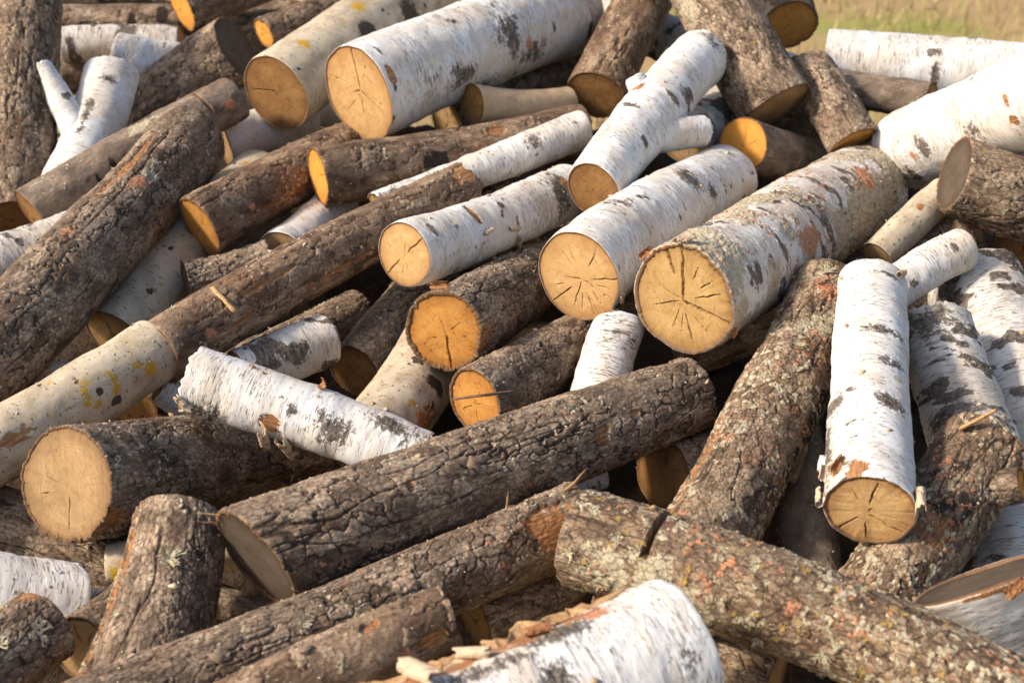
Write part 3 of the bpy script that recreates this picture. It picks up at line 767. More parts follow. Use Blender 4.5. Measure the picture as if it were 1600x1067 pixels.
def flake_mesh(seed, mat):
    """an irregular lifted bark plate, about 1 unit across"""
    rng = random.Random(seed); n = 11; V = []
    ang = [i / n * 6.283 + rng.uniform(-.2, .2) for i in range(n)]; rd = [rng.uniform(.22, .58) for _ in range(n)]
    for z0 in (0.0, .04):
        for a, r_ in zip(ang, rd):
            x, y = math.cos(a) * r_ * 1.3, math.sin(a) * r_
            V.append((x, y, z0 + .16 * x * x + rng.uniform(-.02, .02)))
        V.append((0, 0, z0 + rng.uniform(-.02, .02)))
    F_ = []
    for i in range(n):
        j = (i + 1) % n
        F_ += [(n + 1 + i, n + 1 + j, 2 * n + 1), (j, i, n), (i, j, n + 1 + j), (i, n + 1 + j, n + 1 + i)]
    return mesh_from('bark_flake', V, F_, mat, None, False)
FLAKES = [flake_mesh(s, MFLK) for s in range(20, 25)]

def splinter_mesh(seed, mat, segs=7):
    """a torn wedge of wood, unit length along Z, thick at the foot and ragged to the tip"""
    rng = random.Random(seed); V = []; F_ = []; k = 6
    for i in range(segs + 1):
        f = i / segs; w = (1 - f) ** .8 * .5 + .02; cx, cy = rng.uniform(-.06, .06), rng.uniform(-.06, .06)
        for j in range(k):
            a = j / k * 6.283; r_ = w * rng.uniform(.65, 1.1)
            V.append((cx + math.cos(a) * r_ * .45, cy + math.sin(a) * r_ * .22, f + rng.uniform(-.04, .04)))
    for i in range(segs):
        for j in range(k):
            a = i * k + j; b_ = i * k + (j + 1) % k
            F_.append((a, b_, b_ + k, a + k))
    return mesh_from('splinter', V, F_, mat, None, False)
SPL = [splinter_mesh(s, MTW) for s in (31, 32, 33)]

def torn_edge(t, root, t0, t1, ph, hgt, lean, mat, sd2):
    """a ragged sheet of torn bark or wood fibre standing off the log along its length"""
    n = 90; k = 6
    u = np.linspace(0, 1, n); tt = t0 + (t1 - t0) * u
    z0 = np.zeros(n)
    big = vnoise(u * 5 + 10, z0 + sd2, 10000, sd2); mid = vnoise(u * 17 + 10, z0 + sd2, 10000, sd2 + 1); fin = vnoise(u * 55 + 10, z0 + sd2, 10000, sd2 + 2)
    H = hgt * (.15 + big * .9 + mid * .5 + fin * .35 - .25) * np.clip(np.minimum(u / .08, (1 - u) / .08), 0, 1)
    H = np.maximum(H, .0006)
    wob = (vnoise(u * 9 + 4, z0 + sd2, 10000, sd2 + 3) - .5) * 16 + (fin - .5) * 6
    V = []
    for side in (0, 1):
        for j in range(k + 1):
            f = j / k
            for i in range(n):
                p, nn = t.point(float(tt[i]), ph + float(wob[i]), -.004)
                tg = Vector((-nn.y, nn.x, 0))
                cur = lean * f + .6 * f * f * (mid[i] - .5)
                q = p + nn * (H[i] * f + .001) + tg * (H[i] * cur) + Vector((0, 0, (fin[i] - .5) * .006 * f))
                th = (.0022 * (1 - .7 * f)) * (1 if side else -1)
                V.append(tuple(q + tg * th))
    m_ = n * (k + 1); g = grid_faces(k + 1, n)
    tip = np.array([(k * n + i, k * n + i + 1, m_ + k * n + i + 1, m_ + k * n + i) for i in range(n - 1)])
    return obj('torn_edge', mesh_from('torn_edge', V, np.concatenate([g, g[:, ::-1] + m_, tip]), mat), root)

# ------------------------------------------------------------------ every log: looks and extra parts
# cracks: (screen angle, from, to, width in m); feats: (mask, t, phi, dt, dphi[, amount])
OPT = {
    '01': dict(fA='brown', flakes=8, rlichen=('po', 6, .05, .8, -60, 60), hi=True),
    '02': dict(fA='brown', notch=((.83, -35, .009, .016),), feats=(('dark', .35, 20, .02, 40), ('dark', .26, 30, .015, 40), ('lich', .55, -60, .2, 30, .6), ('orange', .92, 10, .03, 15)), hi=False),
    '03': dict(feats=(('orange', .68, -20, .03, 14), ('lich', .72, -15, .03, 16), ('peel', .75, -55, .14, 9), ('orange', .45, -45, .02, 10)), fB='grey', flakes=14, seed=411),
    '04': dict(stubs=(('branch', .36, -80, 46, .20, .038, .020, 'B', 'brown', .012),), jagB=.008, feats=(('dark', .5, -30, .2, 12), ('dark', .8, -10, .04, 25)), roughB=.006),
    '05': dict(ty='B', tiltA=(-.4, 0)),
    '06': dict(fA='grey', feats=(('peel', .45, -50, .25, 18),), hi=False),
    '07a': dict(fA='tan', hi=False, feats=(('dark', .6, 0, .05, 40), ('dark', .85, 0, .06, 50))),
    '07b': dict(fA='tan', hi=False, feats=(('dark', .55, -20, .05, 40),)),
    '07c': dict(hi=False), '07d': dict(fA='fresh'), '07g': dict(fA='fresh', hi=False), '07h': dict(hi=False),
    '08': dict(fA='brown', cracks=((185, .0, .9, .0028), (10, .05, .25, .0015)), feats=(('orange', .12, -40, .02, 12), ('orange', .42, -40, .03, 14), ('dark', .35, 10, .06, 30), ('dark', .6, 30, .08, 40, .8)), ),
    '09': dict(fA='pale', cracks=((92, .0, 1.15, .0026), (168, .45, .98, .0022), (200, .0, .3, .003), (325, .0, .8, .0028), (265, .12, .6, .0022), (340, .3, .75, .0012), (135, .3, .75, .0008), (225, .3, .7, .001), (60, .25, .7, .0008)),
               feats=(('dark', .52, 5, .07, 30), ('dark', .63, 40, .07, 22), ('orange', .60, 22, .025, 12), ('dark', .30, 30, .08, 22, .9), ('dark', .40, 60, .12, 15, .9), ('peel', .025, -5, .012, 14), ('dark', .75, -45, .04, 16)), swell=((.55, 10, .06, 30, .006),), bark=.004, seed=900),
    '10': dict(fA='brown', cracks=((0, .3, .9, .001),), ),
    '11': dict(fA='fresh', feats=(('dark', .38, 5, .05, 30), ('peel', .62, -40, .05, 14), ('orange', .55, 0, .05, 20, .7)), flakes=6),
    '12': dict(feats=(('dark', .72, -20, .05, 40), ('dark', .06, 0, .08, 60), ('dark', .35, 50, .1, 25)), jagA=.01),
    '13a': dict(fA='tan', feats=(('peel', .28, -15, .09, 7), ('peel', .18, 25, .06, 6), ('peel', .5, 35, .14, 6), ('orange', .1, 15, .02, 14), ('peel', .97, -30, .05, 30)), flakes=22, jagA=.002, jagB=.018, bark=.004, seed=1301, bend=(0, -.008)),
    '13b': dict(fB='tan', feats=(*[('orange', .78 + .045 * math.cos(a * .7), 2 + 22 * math.sin(a * .7), .018, 10, .8) for a in range(9)], ('dark', .775, 6, .015, 10, .7), ('orange', .92, 20, .02, 14), ('peel', .55, 0, .05, 14, .8), ('dark', .8, 35, .02, 10)), seed=1333),
    '14': dict(fA='tan', hi=False), '15': dict(jagB=.004, hi=False, fA='grey'), '16': dict(hi=False),
    '17': dict(fA='orange', feats=(('orange', .18, 15, .02, 10), ('peel', .4, 30, .3, 4)), flakes=12, seed=1703),
    '18': dict(fA='tan', hi=False),
    '19': dict(fA='pale', cracks=((38, .2, 1.15, .0026), (222, .2, 1.1, .0022), (150, .3, .9, .0014), (75, .05, .5, .001), (290, .2, .6, .0009), (330, .3, .8, .0008), (260, .3, .7, .0008)),
               feats=(('dark', .80, -5, .07, 60), ('peel', .30, -30, .014, 26), ('peel', .5, 25, .01, 22), ('dark', .93, 30, .05, 30), ('peel', .86, -20, .03, 20)), notch=((.305, -30, .006, .006),),
               curls=((0, .46, 20, .022, 80), (1, .50, 55, .026, 20), (0, .32, 10, .02, 100)), seed=1907),
    '20': dict(res=1.0, fA='orange', cracks=((270, .05, 1.1, .0036), (40, .15, .6, .001), (110, .1, .5, .001), (200, .3, .6, .0008)), feats=(('peel', .02, 45, .035, 30),), flakes=14, curls=((2, .01, -60, .03, 10),), seed=2004, bark=.007),
    '21': dict(fA='pale', cracks=((175, .0, .5, .0022), (330, .0, .95, .0026), (245, .05, .75, .0018), (5, .25, 1.1, .0022), (215, .35, 1.1, .002), (60, .35, .85, .0016), (345, .35, .9, .0014), (265, .3, .8, .0012), (285, .3, .85, .001), (310, .3, .8, .001), (125, .4, .85, .0009), (150, .35, .8, .0009), (195, .5, .85, .0012), (110, .4, .8, .0007)),
               feats=(('dark', .62, -20, .05, 30), ('dark', .68, 15, .04, 18), ('dark', .25, -50, .06, 20, .8), ('peel', .02, 100, .03, 30)), notch=((.48, -5, .004, .005),),
               curls=((1, .01, 80, .028, 70), (0, .015, 60, .02, 30)), seed=2101, lump=.05),
    '22': dict(res=1.0, fA='honey', cracks=((88, .0, .98, .0046), (338, .0, 1.3, .0052), (150, .0, .45, .0024), (190, .05, .7, .002), (107, .52, 1.25, .004), (62, .5, .82, .002), (33, .45, .78, .002), (12, .28, .86, .0024), (282, .22, .95, .002), (245, .15, .75, .0012), (265, .25, .7, .001), (310, .35, .8, .001)),
               feats=(('orange', .40, 18, .05, 18, 1.7), ('orange', .30, 45, .03, 14), ('dark', .5, 75, .5, 28, .9), ('orange', .8, -10, .06, 20), ('lich', .75, 20, .15, 40, .6)), bark=.0065, lump=.05, jagA=.003, jagB=.004,
               curls=((0, .005, -55, .03, 60), (2, .005, -100, .026, 40), (2, .005, 60, .02, 0)), rlichen=('ppo', 70, .12, .98, -70, 100), seed=2203),
    '23': dict(fA='brown', cracks=((200, .3, .7, .0006),), stubs=(('branch', .34, 75, 40, .165, .036, .031, 'B', 'brown', .008), ('branch_stub', .52, -78, 62, .078, .024, .021, 'B', 'brown', .004)),
               feats=(('dark', .60, 62, .02, 40), ('dark', .62, 35, .06, 25), ('dark', .38, -45, .02, 25), ('peel', .52, -60, .03, 20), ('dark', .97, 10, .04, 50, .7)), jagB=.006, seed=2308, swell=((.5, 60, .15, 60, .008),)),
    '24': dict(fA='brown', flakes=10), '25': dict(fA='tan', flakes=12, rlichen=('ppy', 26, .05, .9, -70, 80), feats=(('lich', .5, -40, .3, 30, .7),)),
    '26': dict(fA='orange', cracks=((100, .2, .3, .003),)),
    '27': dict(fA='fresh', cracks=((30, .2, .7, .0008), (85, .3, .85, .0008), (310, .4, .8, .001), (200, .1, .5, .0007)), bark=.002, seed=2701),
    '28': dict(fA='orange', hi=False, rlichen=('p', 8, .0, .9, -60, 60)), '29': dict(feats=(('dark', .4, 10, .02, 50), ('dark', .75, -10, .03, 40)), stubs=(('branch_stub', .62, 25, 75, .078, .014, .012, 'B', 'orange', .002),), lichen=(('p', .38, 35, .03),)),
    '30': dict(fA='orange', hi=False),
    '31': dict(feats=(('dark', .28, 5, .04, 24), ('dark', .15, 40, .05, 25), ('orange', .22, 10, .02, 10), ('peel', .72, -10, .015, 10), ('peel', .72, 18, .02, 8), ('dark', .55, 10, .05, 18, .8)), seed=3101),
    '32': dict(fA='grey', rlichen=('py', 22, .05, .6, -70, 90), flakes=14, cracks=(), seed=3205),
    '33': dict(feats=(('peel', .45, 20, .05, 14),)), '34': dict(fA='tan', hi=False), '35': dict(jagA=.012, roughA=.008, fA='brown', feats=(('dark', .3, 20, .04, 14), ('dark', .8, -10, .04, 16)), hi=False),
    '36': dict(res=1.0, flakes=12, rlichen=('ppo', 110, .12, .97, -75, 80), lichen=(('p', .94, -22, .034), ('p', .75, 10, .026), ('p', .62, -10, .024), ('o', .88, -25, .022), ('o', .8, 60, .024)), feats=(('peel', .2, -70, .2, 12), ('dark', .5, 60, .3, 20, .7), ('orange', .86, -5, .08, 40, .75), ('lich', .74, 5, .12, 40, .7)), seed=3603, bend=(.004, .006)),
    '37': dict(fA='pale', cracks=((73, .28, 1.05, .003), (218, .2, 1.05, .003), (40, .02, .3, .0016), (330, .08, 1.15, .0026), (270, .28, .85, .002), (115, .4, .8, .001), (178, .35, .9, .0008), (355, .35, .9, .0007)),
               feats=(('dark', .62, 25, .022, 40), ('dark', .48, 30, .03, 30), ('dark', .30, 30, .04, 28), ('dark', .12, -75, .18, 18), ('dark', .32, -60, .05, 30), ('peel', .03, -20, .04, 16), ('peel', .06, -45, .03, 18), ('peel', .02, 75, .02, 12), ('dark', .92, 30, .02, 40), ('lich', .42, 45, .015, 12)),
               curls=((1, .012, 78, .034, 90), (2, .05, -40, .026, 40), (0, .02, -85, .026, 90), (1, .08, -70, .022, 70), (0, .96, 55, .024, 60)), stubs=(('branch_stub', .13, -88, 78, .068, .013, .012, 'B', 'brown', .002),), bark=.0045, jagA=.004, jagB=.004, seed=3710),
    '38a': dict(jagB=.014, roughB=.008, feats=(('dark', .93, 0, .07, 50), ('dark', .6, -20, .05, 60, .9)), seed=3801),
    '38b': dict(feats=(('dark', .85, -30, .15, 16, 1.1), ('dark', .62, -35, .09, 14, 1.1)), fB='orange', jagB=.004, seed=3809),
    '39': dict(res=1.0, flakes=10, rlichen=('pppyyyo', 200, .02, .85, -85, 85), notch=((.185, -62, .011, .036),), bend=(0, -.018), jagA=.004, seed=3915, feats=(('lich', .2, 40, .2, 50, .7), ('orange', .5, 0, .06, 20, .4)),
               lichen=tuple(('p', a, b, c) for a, b, c in ((.03, 20, .026), (.05, -30, .024), (.10, 55, .028), (.12, -10, .024), (.36, 20, .024), (.45, 50, .028), (.58, 40, .028)))),
    '40': dict(res=1.0, plate=.85, feats=(('peel', .905, -8, .055, 34, 1.15), ('peel', .99, 60, .03, 30), ('orange', .37, 30, .02, 14)), lichen=(('p', .38, -12, .03), ('y', .36, 18, .024), ('o', .46, 30, .016)), flakes=46, splinters=((0, .965, -55, .05, (.5, -.5, .9), .5), (1, .85, -80, .03, (.3, -.9, .4), .6)), jagB=.012, seed=4001, bend=(0, .006)),
    '41': dict(res=1.0, plate=1.15, fA='grey', tiltA=(-.08, .25), cracks=((330, .2, .6, .001),), feats=(('peel', .70, 12, .022, 18, .72), ('peel', .78, 0, .02, 14, .72), ('peel', .28, -15, .015, 10, .7)), flakes=70,
               splinters=((0, .0, -120, .03, (.2, -.4, -1), .4), (1, .0, -100, .034, (0, -.5, -1), .4), (2, .0, -140, .028, (0, -.3, -1), .4)), bark=.006, seed=4106),
    '42': dict(res=1.0, plate=1.05, fA='tan', cracks=((162, .25, .62, .0012), (268, .15, .85, .0014), (190, .5, .75, .0018)), feats=(('peel', .03, 50, .05, 22, .9),), flakes=40, bark=.004, seed=4203),
    '43': dict(fA='brown', jagA=.012, roughA=.008, feats=(('peel', .38, 38, .05, 17, 1.2), ('peel', .87, 45, .018, 10, 1.1), ('dark', .62, 5, .10, 34), ('dark', .85, -45, .12, 22), ('dark', .12, 50, .1, 30, .8), ('dark', .98, 0, .05, 60)),
               curls=((1, .36, 62, .038, 10), (0, .46, 72, .042, 20), (0, .02, 40, .026, 60), (2, .50, -75, .028, 20)), seed=4302, bend=(0, -.006)),
    '44': dict(res=1.0, feats=(('peel', .45, -72, .6, 13, .9),), lichen=(('p', .62, -8, .042), ('p', .3, -45, .014)), flakes=8, seed=4404, plate=.42, lump=.02, tiltB=(0, 0), fB='brown'),
    '45': dict(plate=.45, lichen=(('p', .06, -5, .04), ('p', .14, 15, .034), ('p', .02, -60, .02)), feats=(('peel', .01, 60, .03, 25),), seed=4501),
    '46': dict(seed=4609, tiltA=(-.5, 0)), '47': dict(hi=False), '48': dict(hi=False, feats=(('orange', .05, 0, .05, 30), ('orange', .12, 40, .05, 20), ('orange', .1, -40, .04, 20))),
    '49': dict(fA='tan', cracks=((110, .3, .9, .0024), (60, .3, .9, .0016), (350, .4, .9, .0022), (200, .3, .8, .0016))), '50': dict(hi=False),
    '51': dict(hi=False, feats=(('orange', .6, 0, .1, 30),)), '52': dict(ty='G', hi=False), '53': dict(hi=False), '54': dict(fA='brown', hi=False), '55': dict(hi=False, feats=(('dark', .6, 0, .1, 30),), jagB=.004),
    '56': dict(fA='brown', cracks=(), rlichen=('py', 40, .02, .4, -90, 60)), '57': dict(feats=(('dark', .85, 20, .04, 20), ('orange', .8, 40, .04, 14), ('peel', .2, 60, .15, 30, .8), ('dark', .4, 30, .06, 30, .8)), seed=5704),
    '58': dict(fA='orange', seed=5801, flakes=14), '59': dict(feats=(('dark', .8, 0, .02, 12),), seed=5903, jagB=.002),
    '62': dict(fA='brown', hi=False), '63': dict(hi=False), '64': dict(fA='brown', seed=6401),
    '65': dict(res=1.0, feats=(('peel', .40, 0, .07, 30, 1.3), ('dark', .6, 0, .2, 50, .6)), stubs=(('branch_stub', .70, 48, 66, .098, .031, .026, 'D', 'orange', .002), ('branch_stub', .90, 62, 70, .105, .026, .022, 'D', 'orange', .004)), rlichen=('ppo', 80, .05, .98, -80, 80), flakes=8, seed=6502),
    '66': dict(fA='grey', tiltA=(-.20, 0), cracks=((20, .2, .8, .001),), feats=(('dark', .25, 45, .08, 14), ('dark', .2, 22, .04, 22), ('peel', .005, 0, .006, 30)), bark=.006, seed=6601, curls=((2, .0, -20, .03, 0),)),
    '67': dict(feats=(('peel', .50, 70, .34, 14, 1.2), ('dark', .24, 52, .09, 14), ('dark', .40, 44, .14, 9, .9), ('dark', .06, -5, .03, 14, .9), ('dark', .30, 22, .03, 13), ('orange', .16, 58, .03, 9), ('dark', .6, 40, .1, 12, .8)),
               torn=((.10, .80, 72, .008, .4, 'in', 5), (.14, .75, 80, .013, .5, 'wood', 9), (.2, .8, 62, .006, .9, 'skin', 14)), splinters=((0, .20, 82, .085, (.1, .12, -1), .65),),
               curls=((1, .50, 58, .05, 15), (0, .40, 66, .034, 40), (2, .27, 66, .03, 70)), fA='tan', tiltA=(0, .05), seed=6704, jagA=.003),
    '68': dict(fA='tan', tiltA=(.3, 0), feats=(('peel', .06, -30, .035, 18, 1.1), ('peel', .17, 40, .02, 10)), jagA=.004, flakes=26, seed=6802, bark=.006),
    '70': dict(ty='G'), '71': dict(hi=False), '72': dict(fA='brown', hi=False), '73': dict(ty='G', hi=False), '74': dict(hi=False), '75': dict(hi=False),
}
for _k in ('F1', 'F8', 'F9', 'F3', 'F4', 'F5', 'F6', 'F7'): OPT[_k] = dict(hi=False, res=2.0)
LABEL = {
    'F1': 'dark shaded log at the back between the pale log and the grey topped log',
    'F8': 'dark shaded log at the back beside the upright log, below the two level logs',
    'F9': 'dark shaded log at the very top between the two small orange ends',
    'F3': 'dark shaded log behind the bright orange round end',
    'F4': 'dark shaded log in the gap left of the narrow orange end of the dark log',
    'F5': 'dark shaded log in the gap behind the ragged grey birch',
    'F6': 'dark shaded log deep under the thick cracked bark log',
    'F7': 'dark shaded log in the gap under the grey end of the thick cracked log',
    '01': 'thick dark bark log leaning upright at the upper left edge',
    '02': 'brown log with a saw notch near its upper right end, behind the leaning rough log',
    '03': 'long rough grey brown log leaning diagonally at the left edge',
    '04': 'forked white birch log with a short broken branch at the upper left',
    '05': 'blurred white birch log behind the forked birch',
    '06': 'short leaning bark log with grey cut end facing up at the upper left',
    '07a': 'thin brown log lying level at the back, upper of two beside the upright log',
    '07b': 'thin grey birch log lying level at the back, lower of two beside the upright log',
    '07c': 'thin dark log lying level along the very top left',
    '07d': 'dark log with bright orange cut end at the top left of the frame',
    '07g': 'small log with orange cut end just above the brown ended pale log',
    '07h': 'thin pale log with yellow lichen along the top edge, behind the pale log',
    '08': 'pale grey log with brown cracked cut end, left of the big white birch',
    '09': 'big white birch log with pale cracked end at the top centre',
    '10': 'small smooth tan log with round brown end below the big white birch',
    '11': 'dark log with a narrow bright orange end, lying under the big white birch',
    '12': 'slender white birch log lying behind the two pale ended birches',
    '13a': 'long straight brown bark log running up to the middle of the pile',
    '13b': 'pale speckled log with a yellow lichen ring at the left edge',
    '14': 'shaded grey log with tan end deep behind the leaning rough log',
    '15': 'short rough bark log showing above the long straight brown log',
    '16': 'white birch log peeping out of the gap above the long brown log',
    '17': 'dark bark log with narrow orange end lying above the long brown log',
    '18': 'short white birch stub showing between the notched log and the pale log',
    '19': 'white birch log with round pale end above the orange ended log',
    '20': 'dark bark log with large orange speckled end in the middle of the pile',
    '21': 'white birch log with pale end full of fine radial cracks',
    '22': 'large crusty birch log with red lichen patch and deep star shaped cracks',
    '23': 'white birch log with branch stubs and dull brown round end',
    '24': 'dark bark log with shaded brown end behind the forked white birch at the top',
    '25': 'brown lichen spotted log slanting down from the top edge, right of centre',
    '26': 'log with round tan end at the top beside the field',
    '27': 'slim grey brown log with bright orange round end',
    '28': 'dark weathered log slanting down behind the slim orange ended log',
    '29': 'greyish white birch log lying level in front of the field',
    '30': 'brown log with half hidden orange end below the level birch at the back',
    '31': 'long white birch log slanting in from the right edge',
    '32': 'thick brown bark log with grey end at the right edge',
    '33': 'thin tan log sticking out behind the large crusty birch',
    '34': 'dark log with thin tan end edge in the gap below the thick right hand log',
    '35': 'short thin white birch log with dark knots, right of the crusty birch',
    '36': 'brown log covered in pale and orange lichen slanting below the crusty birch',
    '37': 'upright white birch log with pale cracked end pointing at the viewer, lower right',
    '38a': 'grey white birch log with ragged top standing right of the upright birch',
    '38b': 'broad grey birch log with dark fissures at the right edge',
    '39': 'big lichen covered log with a saw notch across the lower right foreground',
    '40': 'long brown log with a bare orange wood patch across the lower left foreground',
    '41': 'thick cracked bark log with grey end across the centre foreground',
    '42': 'thick dark bark log with wide tan round end at the left',
    '43': 'weathered white birch piece with ragged end lying on the tan ended log',
    '44': 'dark stubby log with a pale lichen tuft at the lower left',
    '45': 'brown log with pale lichen tufts in the bottom left corner',
    '46': 'white birch log behind the log in the bottom left corner',
    '47': 'thin pale birch log in the gap left of the stubby dark log',
    '48': 'pale log with yellow lichen spots behind the stubby dark log',
    '49': 'log with cracked tan end at the bottom left, beneath the stubby dark log',
    '50': 'dark shaded log beneath the wide tan ended log at the left edge',
    '51': 'small pale log at the left edge above the speckled log',
    '52': 'blurred white birch log at the left edge behind the leaning rough log',
    '53': 'small white birch tip left of the ragged weathered birch',
    '54': 'shaded log with dark brown end below the pale speckled log',
    '55': 'birch log in the gap between the long brown log and the weathered birch',
    '56': 'mossy log with shaded brown end left of the orange ended log',
    '57': 'pale log with yellow flecks slanting under the orange ended log',
    '58': 'bark log with half hidden brown end above the thick cracked log',
    '59': 'small white birch stub standing below the crack covered pale end',
    '62': 'dark ended log in the gap between the cracked log and the lichen log',
    '63': 'small grey birch tip in the gap below the thick cracked log',
    '64': 'smooth dark log standing left of the upright birch',
    '65': 'lichen flecked log with two sawn branch stubs at the lower right',
    '66': 'white birch block with grey sawn top in the lower right corner',
    '67': 'bright white birch log with a torn splintered edge at the bottom',
    '68': 'short brown bark log with cracked end at the bottom centre',
    '70': 'pale grey log in the shade behind the birch with branch stubs',
    '71': 'dark smooth log in the shadow under the big white birch',
    '72': 'log with dark end in the shade under the thick right hand log',
    '73': 'grey white log tip behind the right end of the big white birch',
    '74': 'dark reddish log in the shade below the big lichen covered log',
    '75': 'dark log in the gap between the long foreground log and the torn birch',
}

NAMES = {'B': 'birch_log', 'C': 'birch_log', 'G': 'birch_log', 'D': 'bark_log', 'E': 'bark_log', 'R': 'bark_log', 'L': 'lichen_log', 'P': 'pale_log', 'S': 'smooth_log', 'T': 'peeled_log'}

def make_log(k, i):
    ty, A, ra, B, rb, tl = LAYOUT[k]
    o = OPT.get(k, {})
    m, L = frame(A, B)
    seed = o.get('seed', 100 + i * 37)
    root = bpy.data.objects.new(o.get('name', NAMES[ty]), None); COL.objects.link(root)
    root.empty_display_size = .05; root.matrix_world = m
    root['label'] = LABEL[k]; root['category'] = 'log'; root['group'] = 'firewood logs in the pile'
    xa, ya, da = project(A); xb, yb, db = project(B)
    beta = math.degrees(math.atan2(yb - ya, xb - xa))
    dm = min(da, db) * .5 + (da + db) * .25
    px = dm / 1422 * o.get('res', 1.30)
    tA = o.get('tiltA', (0, 0)); tA = (tA[0] + tl, tA[1] + ((seed * 3) % 7 - 3) * .03)
    t = Tube(L, ra, rb, o.get('ty', ty), seed, px, o.get('bend', (((seed * 7) % 13 - 6) * .0010, ((seed * 5) % 11 - 5) * .0020)), o.get('feats', ()), tA, o.get('tiltB', (((seed * 11) % 7 - 3) * .05, ((seed * 13) % 7 - 3) * .05)),
             o.get('jagA', .0012), o.get('jagB', .0012), o.get('notch', ()), o.get('swell', ()), o.get('bark'), o.get('lump', .05), flare=o.get('flare', 0), plate=o.get('plate', .8 + .06 * (seed % 9)))
    obj('bark', t.bark_mesh('bark'), root)
    rng = random.Random(seed)
    cr = o.get('cracks')
    if cr is None:
        cr = []
        a0 = rng.uniform(0, 360)
        for q in range(rng.choice((3, 4, 5))):
            cr.append((a0 + q * 360 / 5 + rng.uniform(-25, 25), rng.uniform(.02, .3), rng.uniform(.5, .95), rng.uniform(.0008, .0018)))
    cr = [(beta - c[0], *c[1:]) for c in cr]
    obj('cut_face', t.face_mesh('cut_face', 'A', FM[o.get('fA', 'tan')], cr, o.get('roughA', 0.0), o.get('hi', True)), root)
    obj('cut_face', t.face_mesh('cut_face', 'B', FM[o.get('fB', 'tan')], (), o.get('roughB', 0.0), False), root)
    for (name, t0, phi, ang, ln, r0, r1, bty, fmat, jag) in o.get('stubs', ()):
        c = Vector((0, 0, t0 * L)); cx, cy = t.center(t0); c += Vector((cx, cy, 0))
        n = Vector((math.cos(R(phi)), math.sin(R(phi)), 0)); d = (n * math.sin(R(ang)) + Vector((0, 0, 1)) * math.cos(R(ang))).normalized()
        st = Tube(ln, r1, r0, bty, seed + 501 + int(t0 * 100), px * 1.2, (0, 0), (), jagA=jag, jagB=0, bark=.0025)
        # the tube runs from the cut end (A) inwards
        zax = -d; xax = (n - zax * n.dot(zax)); xax = xax.normalized() if xax.length > .05 else Vector((0, 0, 1)); yax = zax.cross(xax)
        mm = Matrix((xax, yax, zax)).transposed().to_4x4(); mm.translation = c + d * ln
        so = obj(name, st.bark_mesh(name), root); so.matrix_local = mm
        obj('cut_face', st.face_mesh('cut_face', 'A', FM[fmat], (), jag * .8, False), so)
    for (kd, t0, phi, size) in o.get('lichen', ()):
        p, n = t.point(t0, phi, .001)
        put('lichen', rng.choice(LICH[kd]), root, p, n, rng.uniform(0, 6.28), size, rng.uniform(.45, .75))
    nl = o.get('rlichen')
    if nl:
        for _ in range(nl[1]):
            p, n = t.point(rng.uniform(nl[2], nl[3]), rng.uniform(nl[4], nl[5]), .0005)
            put('lichen', rng.choice(LICH[rng.choice(nl[0])]), root, p, n, rng.uniform(0, 6.28), rng.uniform(.006, .017), rng.uniform(.3, .5))
    for (ci, t0, phi, size, spin) in o.get('curls', ()):
        p, n = t.point(t0, phi, .0)
        put('bark_curl', CURLS[ci], root, p, n, R(spin), size)
    nfk = o.get('flakes', 0) // 5
    for _ in range(nfk):
        p, n = t.point(rng.uniform(.02, .98), rng.uniform(-85, 70), -.001)
        put('bark_flake', rng.choice(FLAKES), root, p, (n + Vector((rng.uniform(-.15, .15), rng.uniform(-.15, .15), rng.uniform(-.15, .15)))).normalized(), rng.uniform(0, 6.28), rng.uniform(.010, .022))
    for (si, t0, phi, size, dirv, wid) in o.get('splinters', ()):
        p, n = t.point(t0, phi, -.004)
        so = obj('splinter', SPL[si], root)
        so.matrix_local = Matrix.Translation(p) @ align(Vector(dirv).normalized(), rng.uniform(0, 3)) @ Matrix.Diagonal((size * wid, size * wid, size, 1))
    for (t0, t1, ph, hgt, lean, mat, sd2) in o.get('torn', ()):
        torn_edge(t, root, t0, t1, ph, hgt, lean, {'in': MIN, 'wood': MTW, 'skin': MCURL}[mat], sd2)
    # sawdust and crumbs caught on the upper side
    up = m.to_3x3().transposed() @ Vector((0, 0, 1)); pu_ = math.degrees(math.atan2(up.y, up.x))
    for _ in range(int(L * 110) if da < 2.7 else 0):
        p, n = t.point(rng.uniform(0, 1), rng.gauss(pu_, 38), .0006)
        CRUMBS.append((m @ p, rng.uniform(.0007, .0022) if rng.random() < .95 else rng.uniform(.003, .006), rng.random()))
    return root
CRUMBS = []

for i, k in enumerate(LAYOUT):
    make_log(k, i)

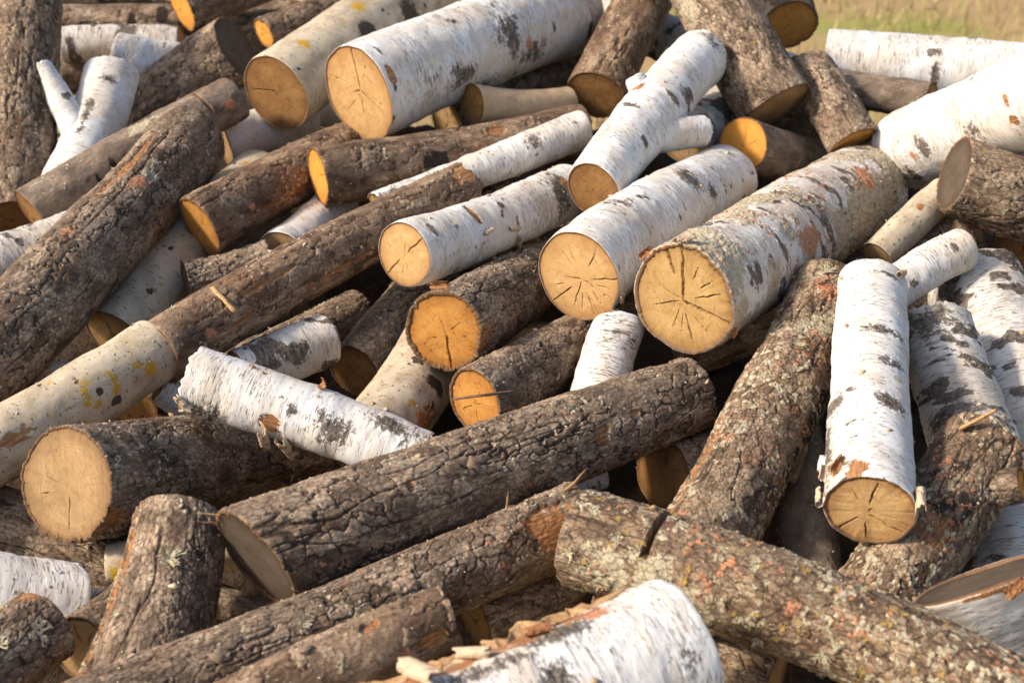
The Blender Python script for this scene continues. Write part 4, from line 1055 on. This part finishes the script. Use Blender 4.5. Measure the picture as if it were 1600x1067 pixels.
# ------------------------------------------------------------------ loose bits between the logs
def rod(name, pts, r0, r1, mat, label, cat, k=7, flat=.8):
    pts = [Vector(p) for p in pts]; base = pts[0].copy(); V = []; F_ = []
    rng = random.Random(len(label)); n = 14; ring = []
    for i in range(n + 1):
        f = i / n * (len(pts) - 1); a = min(int(f), len(pts) - 2); p = pts[a].lerp(pts[a + 1], f - a) - base
        d = (pts[a + 1] - pts[a]).normalized(); sx = d.cross(Vector((.3, .2, 1))).normalized(); sy = d.cross(sx); r_ = r0 + (r1 - r0) * i / n
        p = p + sx * rng.uniform(-.15, .15) * r_
        for j in range(k):
            q = j / k * 6.283; rr = r_ * rng.uniform(.85, 1.1)
            V.append(tuple(p + sx * math.cos(q) * rr + sy * math.sin(q) * rr * flat))
    for i in range(n):
        for j in range(k):
            F_.append((i * k + j, i * k + (j + 1) % k, (i + 1) * k + (j + 1) % k, (i + 1) * k + j))
    nv = len(V); V += [tuple(pts[0] - base), tuple(pts[-1] - base)]
    T = []
    for q in F_: T += [(q[0], q[1], q[2]), (q[0], q[2], q[3])]
    for j in range(k): T += [((j + 1) % k, j, nv), (n * k + j, n * k + (j + 1) % k, nv + 1)]
    o = obj(name, mesh_from(name, V, T, mat), None, base)
    o['label'] = label; o['category'] = cat
    return o
MTG = mat_plain('twig_bark', (0.10, 0.06, 0.04), (0.22, 0.13, 0.09), 300)

rod('twig', ((0.4920, 1.9967, 0.5316), (0.4682, 1.9342, 0.5159), (0.4408, 1.8563, 0.5144), (0.3982, 1.7468, 0.5163)), .0045, .006, MTG, 'thin dark twig in the gap right of the lichen covered slanting log', 'twig')
rod('wood_splinter', ((0.6206, 1.7343, 0.6078), (0.6423, 1.7267, 0.6269), (0.6609, 1.7189, 0.6458)), .008, .006, MTW, 'flat tan splinter sticking up in front of the ragged grey birch', 'splinter', 4, .4)
rod('wood_chip', ((-0.4792, 2.1072, 0.6621), (-0.4587, 2.0810, 0.6533), (-0.4380, 2.0660, 0.6376)), .007, .009, MTW, 'small tan wood chip stuck on the long straight brown log', 'wood chip', 4, .5)
rod('dry_stick', ((-0.0869, 1.8671, 0.5850), (-0.0470, 1.8606, 0.5947), (0.0019, 1.8901, 0.5870)), .0022, .003, MTG, 'thin dry stick across the half hidden brown end', 'stick')

def crumbs():
    V = []; F_ = []; hue = []
    rng = random.Random(8)
    for p, r_, h_ in CRUMBS:
        b0 = len(V); ax = Vector((rng.gauss(0, 1), rng.gauss(0, 1), rng.gauss(0, .5))).normalized(); bx = ax.orthogonal().normalized(); cx_ = ax.cross(bx)
        for q in (ax * 1.8, bx * .8, cx_ * .5, -bx * .8, -cx_ * .5, -ax * 1.4): V.append(tuple(p + q * r_)); hue.append(h_)
        F_ += [(b0, b0 + 1, b0 + 2), (b0, b0 + 2, b0 + 3), (b0, b0 + 3, b0 + 4), (b0, b0 + 4, b0 + 1), (b0 + 5, b0 + 2, b0 + 1), (b0 + 5, b0 + 3, b0 + 2), (b0 + 5, b0 + 4, b0 + 3), (b0 + 5, b0 + 1, b0 + 4)]
    b = NB('sawdust'); col = b.mix(b.attr('hue'), (0.30, 0.19, 0.10), (0.66, 0.54, 0.38))
    o = obj('sawdust', mesh_from('sawdust', V, F_, b.done(col, .9, None, .1), dict(hue=hue), False))
    o['kind'] = 'stuff'; o['label'] = 'sawdust and bark crumbs caught on the logs'; o['category'] = 'sawdust'
crumbs()
scene.cycles.max_bounces = 5
scene.cycles.diffuse_bounces = 2
